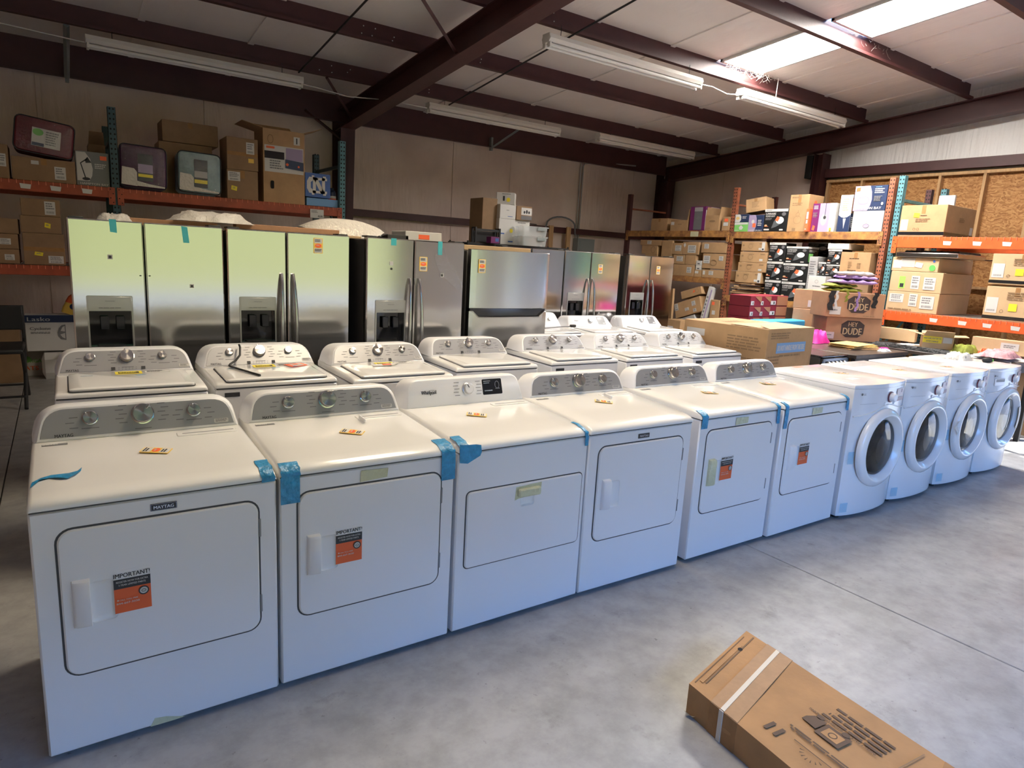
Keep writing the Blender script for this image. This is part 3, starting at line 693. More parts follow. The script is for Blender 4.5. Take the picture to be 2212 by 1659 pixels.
def tape_corner(root, side, a, b, y, dz, m='tape_blue', torn=False):
    """strip of blue film tape folded over the front top edge of a dryer; a..b in x"""
    prof = [(.0+y, .0), (y*.5, 0)]
    P = dryer_prof()
    pts = [(yy, zz+.0022) for yy, zz in P if yy < y]+[(y, P[-1][1] if y > .7 else next(z1+(z2-z1)*(y-y1)/(y2-y1) for (y1, z1), (y2, z2) in zip(P, P[1:]) if y1 <= y <= y2)+.0022)]
    pts = [(-.0085, .873-dz), (-.0085, .877)]+[(min(p[0], p[0]-.0032) if p[1] < .9 else p[0], p[1]) for p in pts]
    rnd = random.Random(int(a*100+dz*1000)); L = []
    for i, (yy, zz) in enumerate(pts):
        j = (rnd.random()-.5)*.006*(1.8 if torn else 1); sk = .018*i/len(pts)*(1 if torn else .3)*side
        L.append([(a+j-sk, yy, zz), ((a+b)/2-sk, yy-.0012*(i % 2), zz+.0012*(i % 2)), (b+j-sk, yy, zz)])
    mb = MB(); n = len(L)
    up = [[(x, y_-(.0008 if z < .9 else 0), z+(.0008 if z >= .9 else 0)) for x, y_, z in l] for l in L]
    mb.loft([l+u[::-1] for l, u in zip(L, up)])
    return mb.build('tape', m, root, smooth=60)
def price_tag(name_label, loc, rz, normal='up', s=1.):
    w, h = .062*s, .10*s
    root = MB().plate(I4, rrect(-w/2, -h/2, w/2, h/2, .004, 2), 0, .0012)
    root = root.build('price_tag', 'tag_yellow', smooth=0); tag(root, name_label, 'price tag', 'yellow and red price tags')
    deco(root, I4, [('print', 'paper', 'r', -w*.42, h*.16, w*.42, h*.46), ('print', 'paper', 'r', -w*.42, -h*.46, w*.42, -h*.16), ('print', 'hot_orange', 'e', 0, 0, w*.36, h*.13), ('print', 'paper_gray', 'l', -w*.2, -h*.04, w*.2, h*.05, 1), ('print', 'ink', 'l', -w*.35, h*.22, w*.35, h*.40, 2), ('print', 'ink', 'l', -w*.35, -h*.40, w*.35, -h*.22, 2)], .0012)
    if normal == 'up': root.matrix_world = Matrix.Translation(loc) @ Matrix.Rotation(rz, 4, 'Z') @ Matrix.Rotation(radians(2.8), 4, 'X')
    else: root.matrix_world = Matrix.Translation(loc) @ Matrix.Rotation(radians(90), 4, 'X') @ Matrix.Rotation(rz, 4, 'Z')
    return root
def place(o, x, y, rz=0): o.location = (x, y, 0); o.rotation_euler = (0, 0, rz)
A_ = 'white dryer at the left end of the front row, orange sticker on its door'
d1 = dryer(A_); place(d1, .3685, 0, 0)
d2 = dryer('second white dryer of the front row, cream tape above its orange stickered door', covered=True, lint_open=True); place(d2, 1.118, .003, radians(-.5))
d3 = dryer('white dryer with small black screen and pull-down door taped at its handle', brand='w', group='white clothes dryers in the front row'); place(d3, 1.872, .0, radians(-.3))
d4 = dryer('fourth white dryer of the front row, dark badge and no orange sticker', sticker=False, lint_open=True); place(d4, 2.616, -.012, radians(-1.4))
d5 = dryer('white dryer with cream taped handle beside an orange sticker, fifth in the row', covered=True, tape_handle=True); place(d5, 3.437, -.01, radians(-.6))
d6 = dryer('white dryer beside the first round-door washer, sixth in the front row', covered=True); place(d6, 4.19, -.035, radians(-.4))
tape_corner(d1, 1, .318, .365, .10, .0); tape_corner(d2, -1, -.366, -.295, .045, .10); tape_corner(d2, 1, .30, .366, .09, .105)
tape_corner(d3, -1, -.366, -.318, .10, .0); tape_corner(d3, 1, .345, .366, .10, .045, torn=True)
tape_corner(d5, -1, -.366, -.315, .05, .05); tape_corner(d5, 1, .335, .366, .05, .085); tape_corner(d6, -1, -.366, -.33, .04, .12); tape_corner(d6, 1, .335, .366, .05, .06)
mb = MB(); mb.loft([[(-.366, -.012, .835), (-.366, -.004, .915)], [(-.33, -.018, .83), (-.33, -.008, .912)], [(-.27, -.022, .86), (-.285, -.01, .91)], [(-.262, -.02, .875), (-.262, -.012, .905)]], (False, False), closed=False)
mb.build('tape', 'tape_blue', d3, smooth=60)
mb = MB(); mb.loft([[(x, y+.02*math.sin(i*1.3), zz+.0028+.004*(i % 2)), (x+.004, y+.045+.012*math.cos(i), zz+.0035)] for i, (x, y, zz) in enumerate(((-.36, .10, .921), (-.335, .135, .9235), (-.31, .16, .925), (-.285, .165, .9255), (-.26, .16, .9255), (-.235, .165, .9255), (-.222, .185, .927)))], (False, False), closed=False)
mb.build('tape', 'tape_blue', d1, smooth=60)
MB().plate(front((-.03, -.0005, .0)), [(-.045, .025), (.03, .023), (.065, .024), (.005, .047), (-.03, .053)], 0, .001).build('tape', 'tape_cream', d1, smooth=0)
def lidz(y): return .927+(y-.2)*.049
for o, u, v, a, lb in ((d1, .018, .33, 1.15, 'left end dryer'), (d2, .02, .30, .95, 'second dryer'), (d3, -.065, .36, 1.0, 'dryer with the black screen'), (d4, .03, .37, .9, 'fourth dryer'), (d5, .09, .33, 1.2, 'fifth dryer'), (d6, .03, .41, 1.2, 'sixth dryer')):
    x, y, _ = o.location; r = o.rotation_euler.z
    price_tag('yellow price tag with red mark lying on the %s' % lb, (x+u*cos(r)-v*sin(r), y+u*sin(r)+v*cos(r), lidz(v)+.003), a)
# top-loading washers
WW, WD = .692, .69
def washer(label, brand='m', knobs=3, energy=0, group='white top-loading washers in the second row', ct=None):
    root = empty('top_load_washer', label, 'washer', group=group)
    base_body(root, WW, WD, .905)
    MB().box(-WW/2+.006, .005, .904, WW/2-.006, WD-.002, .913).build('seam', 'groove', root, smooth=0)
    prof = [(-.002, .912), (-.003, .925), (.004, .934), (.02, .939), (.06, .942), (.40, .951), (.445, .953), (.69, .955)]
    lid_sheet(WW, prof, zb=.912).build('top_panel', 'enamel_lid', root, smooth=50)
    T = frame((0, .0, .9415), (1, 0, 0), (0, .4, .0095))
    MB().plate(T, rrect(-.29, .006, .29, .41, .02, 4), 0, .0015).build('lid_gap', 'groove', root, smooth=0)
    lid = MB(); o = rrect(-.285, .009, .285, .405, .018, 4); i2 = rrect(-.245, .02, .245, .39, .03, 4)
    lid.loft([[(u, v, 0) for u, v in o], [(u, v, .010) for u, v in o], [(u, v, .013) for u, v in shrink(o, .004)], [(u, v, .018) for u, v in i2]], M=T)
    ld = lid.build('lid', 'enamel_lid', root, smooth=40)
    z0 = .955; h1 = 1.08
    if brand == 'm':
        mb, M, h, f = console_mb(.675, .60, .42, z0, .505, h1, .655, .07)
        c = mb.build('console', 'white_plastic', root, smooth=45)
        MB().plate(M, shrink(f, .012), 0, .002, .001).build('control_panel', 'panel_light' if knobs < 0 else 'panel_gray', c, smooth=30)
        for u, r, a in ((-.178, .0215, .9), (0, .034, .3), (.18, .0215, -.3)): knob(c, M @ Matrix.Translation((0, 0, .002)), u, h*.66, r, ang=a)
        console_print(c, M, h, .65, True)
        deco(root, T, [('strip', 'ink_gray', 'r', -.235, .375, -.165, .381)], .0185)
    else:
        mb, M, h, f = console_mb(.675, .58, .42, z0, .52, h1+(.04 if brand == 'x' else 0), .655, .05)
        c = mb.build('console', 'white_plastic', root, smooth=45)
        if brand == 'x':
            for u, r in ((-.15, .024), (.06, .028), (.19, .018)): knob(c, M, u, h*.55, r)
        else:
            k = MB().lathe([(.035, .001), (.034, .006), (.029, .01), (.028, .024), (.02, .026)], 24, M @ Matrix.Translation((.02, h*.55, 0))).build('knob', 'silver_print', c)
            MB().plate(M, rrect(.13, h*.22, .245, h*.88, .006, 3), 0, .002, .0008).build('display', 'screen_gray', c)
            deco(c, M, [('lettering', 'ink_gray', 't', 'Whirlpool', -.19, h*.55, .016, .06), ('print', 'paper', 'r', .20, h*.27, .235, h*.36), ('print', 'panel_light', 'l', .14, h*.6, .2, h*.78, 2)], .0022)
    if energy:
        deco(ld, T, [('sticker', 'yellow', 'r', -.07, .30, .06, .372), ('print', 'ink', 'r', -.055, .315, .045, .355), ('print', 'yellow', 'l', -.05, .32, .035, .35, 2)], .0185)
        deco(ld, T, [('sticker', 'paper', 'r', .075, .315, .20, .378), ('print', 'ink', 'r', .075, .369, .20, .378), ('print', 'ink_gray', 'l', .085, .325, .17, .355, 3)], .0185)
    if energy in (1, 2): deco(ld, T, [('tape', 'tape_clear_blue', 'p', [(-.23, .29), (-.175, .297), (-.176, .303), (-.231, .297)]), ('tape', 'tape_clear_blue', 'p', [(.03, .25), (.075, .262), (.065, .275), (.02, .262)])], .0185)
    return root
deco_tub = None
W = []
for k, (x, y, r, kw) in enumerate((
    (.415, 1.475, -.006, dict(energy=1, label='white washer at the left end of the second row, yellow energy label on lid')),
    (1.150, 1.495, -.002, dict(energy=2, label='second white washer of the second row, black cord across its console')),
    (1.90, 1.38, -.012, dict(energy=3, label='third white washer of the second row, papers with red print on lid')),
    (2.715, 1.55, -.03, dict(label='fourth washer of the second row, bare lid, in front of the third refrigerator')),
    (3.575, 1.585, -.02, dict(label='fifth washer of the second row, bare lid, in front of the top-freezer refrigerator')),
    (4.335, 1.55, -.012, dict(label='sixth washer of the second row, pale shiny console', knobs=-1)),
    (5.15, 1.545, -.005, dict(label='seventh washer of the second row, beside the large carton', knobs=-1)))):
    w_ = washer(**kw); place(w_, x, y, r); W.append(w_)
    MB().plate(front((-.26, 0, .872)), rrect(-.04, -.0125, .04, .0125, .002, 2), 0, .003, .001).build('badge', 'ink', w_)
for x, y, r, b, lb in ((4.50, 3.075, 0, 'x', 'white washer half hidden behind the top-freezer refrigerator'), (5.255, 3.055, -.02, 'w', 'white washer with a crumpled clear bag on its console, back row'), (6.10, 3.05, -.015, 'w', 'white washer with a small gray screen, right end of the back row')):
    place(washer(lb, brand=b, group='white washers in the back row'), x, y, r)
o = MB().plate(I4, [(-.06, -.035), (.06, -.05), (.075, .03), (-.05, .05)], 0, .001).build('flyer', 'hot_orange', smooth=0); tag(o, 'red white and blue flyer lying on the second washer lid', 'flyer')
deco(o, I4, [('print', 'paper', 'p', [(-.03, -.03), (.045, -.035), (.05, .015), (-.025, .03)]), ('print', 'unc_blue', 'p', [(-.058, -.033), (-.02, -.04), (-.03, -.02)]), ('print', 'hot_orange', 'l', -.015, -.012, .03, .012, 2)], .001)
o.location = (1.33, 1.80, .9700); o.rotation_euler = (radians(1.36), 0, radians(28))
o = MB().loft([[(-.09, -.03, .0), (-.085, .03, .001)], [(-.03, -.035, .001), (-.03, .03, .002)], [(.05, -.03, .001), (.05, .04, .001)], [(.10, -.005, .012), (.10, .035, .008)]], (False, False), closed=False).build('flyer', 'paper', smooth=0); tag(o, 'curled white and red leaflet lying on the third washer lid', 'flyer')
deco(o, I4, [('print', 'hot_orange', 'p', [(-.02, -.02), (.04, -.02), (.045, .02), (-.015, .02)])], .0022); o.location = (1.88, 1.66, .9690)
o = MB().tube([(1.03, 1.965, 1.085), (1.028, 1.93, 1.075), (1.02, 1.90, 1.03), (.99, 1.88, 1.0), (.955, 1.865, .982), (.945, 1.84, .977), (.95, 1.80, .976), (.985, 1.70, .974), (1.02, 1.6, .971), (1.05, 1.53, .968)], .0065, 8).build('power_cord', 'cable_black', smooth=60); tag(o, 'black power cord looped over the console of the second washer', 'cord')
# front-loading washers
def front_loader(label, kind=0):
    root = empty('front_load_washer', label, 'washer', group='white front-loading machines at the right of the front row')
    w, d, bul = .690, .70, .045
    def sect(k=1., dx=0):
        P = [(w/2-dx, d), (-w/2+dx, d)]
        for i in range(15):
            u = -1+2*i/14; P.append((u*(w/2-dx), -bul*(1-u*u)*k+.012*(u**8)))
        return P
    b = MB(); b.loft([[(x, y, z) for x, y in sect(k, dx)] for z, k, dx in ((.03, .85, .006), (.05, .95, 0), (.40, 1, 0), (.955, .95, 0))]).build('cabinet', 'lg_white', root, smooth=50)
    t = MB(); t.loft([[(x, y, z) for x, y in sect(.95, dx)] for z, dx in ((.956, .003), (.958, -.002), (.974, -.002), (.982, .004), (.985, .014))])
    t.build('top_panel', 'lg_white', root, smooth=50)
    for x in (-w/2+.07, w/2-.07):
        for y in (.05, d-.07): MB().lathe([(.025, 0), (.025, .012), (.014, .015), (.014, .032)], 12, Matrix.Translation((x, y, 0))).build('foot', 'rubber', root)
    fy = lambda x: -bul*.97*(1-(2*x/w)**2)
    ln = MB(); ln.tube([(x, fy(x)-.001, .775+.055*math.exp(-((x-.02)/.17)**2)+.012*math.sin(x*4)) for x in [(-.34+.68*i/24) for i in range(25)]], .0045, 6); ln.build('trim_line', 'lg_white', root, smooth=60)
    cx, cz = 0.0, .515
    M = front((cx, -bul+.012, cz))
    dr = MB().lathe([(.287, 0), (.291, .016), (.288, .030), (.278, .040), (.252, .051), (.243, .052), (.238, .049), (.214, .020), (.205, .010), (.203, 0)], 56, M, caps=(False, False)).build('door_ring', 'lg_white', root, smooth=60)
    MB().lathe([(.2045, .012), (.17, .020), (.11, .028), (.05, .033), (.002, .034)], 48, M, caps=(False, True)).build('door_glass', 'glass', dr, smooth=60)
    MB().lathe([(.207, .004), (.175, .0135), (.12, .0120), (.06, .0105), (.002, .010)], 48, M, caps=(False, True)).build('drum', 'drum' if kind == 0 else 'drum_dark', root, smooth=60)
    hz = .885
    def P(x): 
        s = bul*.97*8*x/w/w
        return frame((x, fy(x)-.001, hz), (1, s, 0), (0, 0, 1))
    K = P(.045)
    k = MB().lathe([(.040, 0), (.040, .005), (.035, .006)], 28, K).build('knob', 'maroon_display', root)
    MB().lathe([(.032, .006), (.030, .034), (.026, .038)], 28, K).build('knob_cap', 'white_plastic', k)
    Q = P(.20); it = [('display', 'pink_display', 'rr', -.06, -.005, .062, .052, .003), ('print', 'maroon_display', 'r', .018, .02, .036, .046), ('display', 'maroon_display', 'r', -.065, -.040, .065, -.012)]
    for kk in range(4): it.append(('print', 'ink_gray', 'r', -.09, -.035+kk*.022, -.072, -.032+kk*.022))
    deco(root, Q, it, .001)
    for x in (-.02, .11): MB().lathe([(.012, 0), (.012, .003), (.009, .004)], 14, P(x) @ Matrix.Translation((0, -.045, 0))).build('button', 'white_plastic', root)
    L_ = P(-.27)
    deco(root, L_, [('print', 'ink_gray', 'e', -.018, .035, .009, .009), ('lettering', 'ink_gray', 't', 'LG', .006, .035, .014, .020)], .0012)
    if kind == 0:
        D_ = P(-.21); deco(root, D_, [('print', 'gasket', 'r', -.09, -.035, .085, -.0338)], .0012)
        deco(root, top((0, .34, .985)), [('sticker', 'paper', 'r', -.16, -.14, -.04, -.20), ('print', 'clear_plastic', 'r', -.2, .16, .14, .28), ], .0004)
    else:
        D_ = P(-.2); MB().plate(D_, rrect(-.085, -.055, .065, .012, .008, 3), 0, .006, .003).build('drawer', 'lg_white', root); 
        deco(root, D_, [('drawer_grip', 'screen_gray', 'rr', -.075, -.02, .055, .005, .004)], .0062)
        MB().loft([[(.25*cos(a)+.0, .25*sin(a), .0535), (.215*cos(a), .215*sin(a), .0520)] for a in [(-.45+.9*i/8) for i in range(9)]], (False, False), closed=False, M=M).build('door_handle', 'screen_gray', root, smooth=60)
        for zz in (.58, .44): MB().rbox(-.335, fy(.33)-.02, zz-.014, -.312, fy(.33)+.012, zz+.014, .003).build('hook', 'ink', root)
    return root
LG = []
for x, y, r, kd, lb in ((4.945, -.062, -.010, 0, 'round-door washer beside the sixth dryer, first of four'), (5.670, -.058, -.008, 0, 'round-door washer, second of four in the front row'), (6.445, -.052, -.008, 0, 'round-door washer with a tuft of tape at its ring, third of four'), (7.195, -.048, .0, 1, 'round-door washer with gray drawer grip at the right end of the row')):
    o = front_loader('white '+lb, kd); place(o, x, y, r); LG.append(o)
def tapeq(root, pts, m='tape_clear_blue'): MB().plate(front((0, 0, 0)), pts, 0, .0008).build('tape', m, root, smooth=0)
mk = lambda o, x, z, w, h: MB().loft([[(x+i*w/3, -.045*.97*(1-(2*(x+i*w/3)/.69)**2)-.0065, z+j) for j in (0, h)] for i in range(4)], (False, False), closed=False).build('tape', 'tape_clear_blue', o, smooth=60)
for o in LG[:3]: mk(o, -.338, .06, .07, .07); mk(o, -.335, .42, .055, .09)
mb = MB(); rnd = random.Random(4)
mb.loft([[(-.30+.012*math.sin(i*2.1)+j*.028, -.075-.012*math.cos(i*1.7+j), .60-.03*i) for j in (0, 1, 2)] for i in range(5)], (False, False), closed=False); mb.build('tape', 'film_white', LG[2], smooth=60)
for o, u, v in ((LG[0], .08, .36), (LG[1], .1, .28), (LG[2], .05, .22)):
    price_tag('yellow price tag lying flat on the %s round-door washer' % ('first' if o is LG[0] else 'second' if o is LG[1] else 'third'), (o.location.x+u, o.location.y+v, .9853), 1.3, 'up').rotation_euler.x = 0
o = MB().plate(I4, [(-.05, -.02), (.05, -.02), (.05, .02), (-.05, .02)], 0, .001).build('flyer', 'hot_orange', smooth=0); tag(o, 'red paper strip at the rear of the first round-door washer top', 'flyer'); o.location = (4.93, .60, .9855)
# ---------------------------------------------------------------- refrigerators
def holed_plate(w0, w1, z0, z1, hole, y0, y1, depth, b=.008):
    """door slab facing -y (front at y0) with a rectangular pocket"""
    mb = MB(); u0, v0, u1, v1 = hole
    out = lambda d, y: [(w0+d, y, z0+d), (w1-d, y, z0+d), (w1-d, y, z1-d), (w0+d, y, z1-d)]
    hl = lambda y: [(u0, y, v0), (u1, y, v0), (u1, y, v1), (u0, y, v1)]
    mb.loft([out(0, y1), out(0, y0+b), out(b, y0), hl(y0), hl(y0+depth)], caps=(True, True)); return mb
def bar_handle(door, x, z0, z1, s):
    pts = []; n = 14
    for i in range(n+1):
        t = i/n; z = z0+(z1-z0)*t; bow = math.sin(pi*t)**.5 if 0 < t < 1 else 0
        pts.append((x+s*.012*math.sin(pi*t), -.012-.048*bow, z))
    MB().tube(pts, [.011+.005*math.sin(pi*i/n) for i in range(n+1)], 8).build('handle', 'steel_soft', door, smooth=60)
def side_by_side(label, h=1.808, split=.418, handles=True, disp=True, w=.908, d=.72, st='steel', tags=()):
    root = empty('refrigerator', label, 'refrigerator', group='stainless side-by-side refrigerators')
    MB().rbox(.006, .075, .03, w-.006, d, h-.018, .006).build('cabinet', 'cabinet_gray', root)
    MB().box(.02, .06, .04, w-.02, .08, h-.03).build('door_gasket', 'rubber', root, smooth=0)
    MB().box(.02, .03, .0, w-.02, d-.05, .035).build('toe_grille', 'rubber', root, smooth=0)
    zb = .09
    for k, (a, b_) in enumerate(((.0, split-.004), (split+.004, w))):
        if k == 0 and disp:
            hz = (.085, .99, .325, 1.225)
            dm = holed_plate(a, b_, zb, h, hz, 0, .06, .05)
            dd = dm.build('door', st, root, smooth=30)
            MB().ring(front((0, 0, 0)), rrect(.075, .98, .335, 1.325, .008, 4), rrect(.085, .99, .325, 1.225, .004, 4), -.002, .006).build('dispenser_frame', 'dispenser', dd, smooth=30)
            MB().rbox(.08, -.007, 1.225, .33, 0, 1.32, .003).build('dispenser_panel', 'dispenser', dd)
            deco(dd, front((0, -.0072, 0)), [('lettering', 'ink_gray', 't', 'FRIGIDAIRE', .205, 1.29, .006, .055), ('print', 'ink_gray', 'l', .14, 1.24, .27, 1.248, 1)], .0003)
            MB().box(.086, .046, .991, .324, .049, 1.224).build('dispenser_cavity', 'dispenser_cavity', dd, smooth=0)
            for s in (.145, .235): MB().rbox(s, .012, 1.10, s+.05, .03, 1.19, .004).build('paddle', 'paddle', dd)
            MB().lathe([(.085, 0), (.085, .006), (.07, .007)], 24, Matrix.Translation((.205, .02, .992)) @ Matrix.Scale(.55, 4, (0, 1, 0))).build('drip_tray', 'drum_dark', dd)
        else:
            dd = MB().rbox(a, 0, zb, b_, .06, h, .008).build('door', st, root, smooth=30)
        x = split-.042 if k == 0 else split+.042
        if handles: bar_handle(dd, x, .60, 1.50, -1 if k == 0 else 1)
        else:
            for zz in (1.46, .62): MB().disc(front((x+(.012 if k == 0 else -.018), 0, zz)), 0, 0, .007, .0035, 0, .001).build('mounting_hole', 'hole', dd, smooth=0)
    for x in (.05, w-.05): MB().rbox(x-.04, .02, h, x+.04, .14, h+.012, .003).build('hinge_cover', 'cabinet_gray', root)
    return root
def fr(o, x, y, rz=0): place(o, x, y, rz); return o
F1 = fr(side_by_side('stainless refrigerator at the left end, blue-green tape and no handles', handles=False), .184, 2.69, 0)
F2 = fr(side_by_side('second stainless refrigerator from the left, with price tag and twin handles'), 1.125, 2.735, 0)
F3 = fr(side_by_side('third stainless refrigerator, torn clear film hanging on its right door', split=.405, w=.87), 2.10, 2.55, 0)
F5 = fr(side_by_side('stainless refrigerator mostly hidden behind the top-freezer one', h=1.825, disp=False, handles=False, st='steel'), 4.262, 3.95, 0)
F6 = fr(side_by_side('stainless refrigerator with dispenser, second from the right', h=1.825), 5.18, 3.95, 0)
F7 = fr(side_by_side('rightmost stainless refrigerator with dispenser, near the rusty rack', h=1.83, w=.885), 6.50, 4.22, 0)
def mark(o, items, y=-.0003): deco(o, front((0, y, 0)), items, .0004)
mark(F1, [('tape', 'tape_teal', 'p', [(.23, 1.735), (.268, 1.73), (.266, 1.815), (.226, 1.815)]), ('tape', 'tape_teal', 'p', [(.655, 1.69), (.692, 1.69), (.682, 1.795), (.645, 1.80)]), ('sticker', 'paper_gray', 'r', .207, 1.56, .235, 1.59), ('print', 'ink', 'r', .213, 1.566, .229, 1.584), ('sticker', 'paper_gray', 'r', .685, 1.385, .71, 1.41), ('print', 'ink', 'r', .69, 1.39, .705, 1.405)])
mark(F3, [('tape', 'tape_teal', 'r', .20, 1.755, .245, 1.81), ('tape', 'tape_teal', 'r', .615, 1.70, .655, 1.81), ('sticker', 'paper_gray', 'r', .19, 1.60, .22, 1.63), ('print', 'ink', 'e', .206, 1.572, .009, .009), ('sticker', 'paper_gray', 'r', .645, 1.52, .675, 1.55), ('print', 'ink', 'r', .65, 1.525, .668, 1.545)])
# top-freezer refrigerator
root = empty('refrigerator', 'stainless top-freezer refrigerator standing forward between the two groups', 'refrigerator'); F4 = root
w, h = .835, 1.765
MB().rbox(.006, .085, .03, w-.006, .74, h-.012, .008).build('cabinet', 'cabinet_gray', root)
MB().box(.015, .05, .05, w-.015, .09, h-.02).build('door_gasket', 'rubber', root, smooth=0)
def bowed(z_of, name, zlo, zhi, notch=None):
    n = 28; cols = []
    for i in range(n+1):
        u = i/n; x = w*u; y = -.030*(1-(2*u-1)**2); e = .006 if i in (0, n) else 0
        hi = zhi
        if notch:
            dxx = abs(x-w/2); hi = zhi-(notch if dxx < .33 else max(0, notch*(1-(dxx-.33)/.05)))
        lo = zlo
        cols.append([(x, y+e, lo+.004), (x, y+.004+e, lo), (x, .06, lo), (x, .06, hi), (x, y+.004+e, hi), (x, y+e, hi-.004)])
    mb = MB(); mb.loft(cols); return mb.build(name, 'steel_soft', root, smooth=30)
d_ = bowed(None, 'door', 1.262, h); deco(d_, front((0, -.004, 0)), [('strip', 'ink_gray', 'r', .0, 0, .001, .001)], 0) if 0 else None
bowed(None, 'door', .10, 1.236, .05)
MB().box(.01, .012, 1.17, w-.01, .055, 1.262).build('pocket_handle', 'screen', root, smooth=0)
rim = MB(); rim.tube([(x, -.030*(1-(2*x/w-1)**2)-.002, z) for x, z in ((.0, 1.238), (.03, 1.238), (.085, 1.188), (.2, 1.186), (w/2, 1.186), (w-.2, 1.186), (w-.085, 1.188), (w-.03, 1.238), (w, 1.238))], .004, 6); rim.build('pocket_rim', 'chrome', root, smooth=60)
MB().box(.03, .02, .0, w-.03, .68, .09).build('toe_grille', 'rubber', root, smooth=0)
place(root, 3.03, 2.535, 0)
for o, u, z, lb in ((F2, .655, 1.74, 'second refrigerator'), (F3, .485, 1.64, 'third refrigerator'), (F4, .10, 1.645, 'top-freezer refrigerator'), (F6, .575, 1.645, 'refrigerator second from the right'), (F7, .575, 1.66, 'rightmost refrigerator')):
    x, y, _ = o.location
    yy = y-.0015-(.0135 if o is F4 else 0)
    price_tag('yellow price tag hanging on the door of the %s' % lb, (x+u, yy, z-.02), 0, 'front', 1.15)
mb = MB(); rnd = random.Random(9); mb.loft([[(x0-.02+dx+rnd.uniform(-.012, .012), -.004-.02*rnd.random(), z) for dx in (0, wv*.33, wv*.66, wv)] for z, x0, wv in ((1.76, .63, .05), (1.68, .60, .12), (1.60, .64, .15), (1.52, .70, .15), (1.45, .79, .09), (1.42, .83, .05))], (False, False), closed=False)
mb.build('loose_film', 'clear_film', F3, smooth=60)
# ---------------------------------------------------------------- pallet racks
def post(root, x, y, z1, m, ax, holes=True, z0=0.):
    """rack upright, 76 x 70 mm channel with staggered holes on its front; ax: side the front faces ('y' -> -y, 'x' -> -x)"""
    mb = MB(); t = .0035; wd, dp = .076, .07
    F = front((x, y, z0)) if ax == 'y' else left((x, y, z0)); h = z1-z0
    mb.plate(F, [(-wd/2, 0), (wd/2, 0), (wd/2, h), (-wd/2, h)], -t, 0)
    for s in (-wd/2, wd/2-t): mb.plate(F, [(s, 0), (s+t, 0), (s+t, h), (s, h)], -dp, 0)
    p = mb.build('post', m, root, smooth=0)
    if holes:
        hb = MB(); n = int(h/.05)
        for i in range(n):
            z = .05+i*.05
            for s in (-1, 1):
                if z > max(0, .75-z0): hb.disc(F, s*.019-.003*s*(i % 2), z+(.0 if s < 0 else .0), .0085, .0105, 0, .0012, 8)
        q = hb.build('hole', 'hole', p, smooth=0); q['kind'] = 'stuff'
    return p
def beam(root, ax, c, a, b, z0, z1, m, plates=True, labels=(), seed=0):
    """step beam between a and b; front at c; the connectors at both ends reach lower"""
    mb = MB(); t = .045
    if ax == 'y': mb.rbox(a, c-.012, z0, b, c+t, z1, .004); F = front((0, c-.012, 0)); U = lambda q: q
    else: mb.rbox(c-.012, a, z0, c+t, b, z1, .004); F = left((c-.012, 0, 0)); U = lambda q: -q
    o = mb.build('beam', m, root, smooth=0)
    if plates:
        for e, s in ((a, 1), (b, -1)):
            k = MB(); u0, u1 = sorted((U(e-s*.03), U(e+s*.03)))
            k.plate(F, [(u0, z0-.07), (u1, z0-.07), (u1, z1+.005), (u0, z1+.005)], .0, .006)
            pl = k.build('beam_connector', m, o, smooth=0)
            rb = MB()
            for i in range(4): rb.disc(F, (u0+u1)/2+(-.012 if i % 2 else .012), z0-.045+i*.045, .006, .006, .006, .0085, 8)
            r_ = rb.build('rivet', 'hole', pl, smooth=0); r_['kind'] = 'stuff'
    rnd = random.Random(seed)
    for q in labels:
        u = U(q); w_, h_ = .095, .05; z = (z0+z1)/2-.005
        deco(o, F, [('label_holder', 'paper', 'p', [(u-w_*.42, z-h_*.45), (u+w_*.4, z-h_*.5), (u+w_*.5, z+h_*.4), (u-w_*.5, z+h_*.5)])], .001)
    return o
def deck(root, x0, x1, y0, y1, z, m, along):
    mb = MB(); r = .0028
    nx = int((x1-x0)/(.06 if along == 'y' else .1)); ny = int((y1-y0)/(.1 if along == 'y' else .06))
    for i in range(nx+1): x = x0+(x1-x0)*i/nx; mb.box(x-r, y0, z-r*2, x+r, y1, z)
    for i in range(ny+1): y = y0+(y1-y0)*i/ny; mb.box(x0, y-r, z-r*3.4, x1, y+r, z-r*2)
    o = mb.build('wire_deck', m, root, smooth=0); o['kind'] = 'stuff'; return o
def lip(root, ax, c, a, b, z, m):
    """wire ends of the decking bent down over the beam"""
    mb = MB(); r = .0028; n = int((b-a)/.06)
    for i in range(n+1):
        q = a+(b-a)*i/n
        if ax == 'y': mb.box(q-r, c-.018, z-.035, q+r, c-.0125, z+.004)
        else: mb.box(c-.018, q-r, z-.035, c-.0125, q+r, z+.004)
    o = mb.build('deck_wire_end', m, root, smooth=0); o['kind'] = 'stuff'
LR = empty('pallet_rack', 'orange and green pallet rack along the rear wall behind the refrigerators', 'rack', (0, 0, 0))
for x in (-1.92, .68, 3.17):
    post(LR, x, 6.05, 3.02, 'teal_rack_dark' if x < 3 else 'teal_rack', 'y'); post(LR, x, 7.08, 2.95, 'teal_rack_dark', 'y', holes=x > 3)
    for z in (.6, 1.75, 2.72): MB().rbox(x-.015, 6.10, z-.02, x+.015, 7.08, z+.02, .004).build('brace', 'teal_rack_dark', LR, smooth=0)
    MB().tube([(x, 6.1, 1.77), (x, 7.06, 2.6)], .016, 4).build('brace', 'teal_rack_dark', LR)
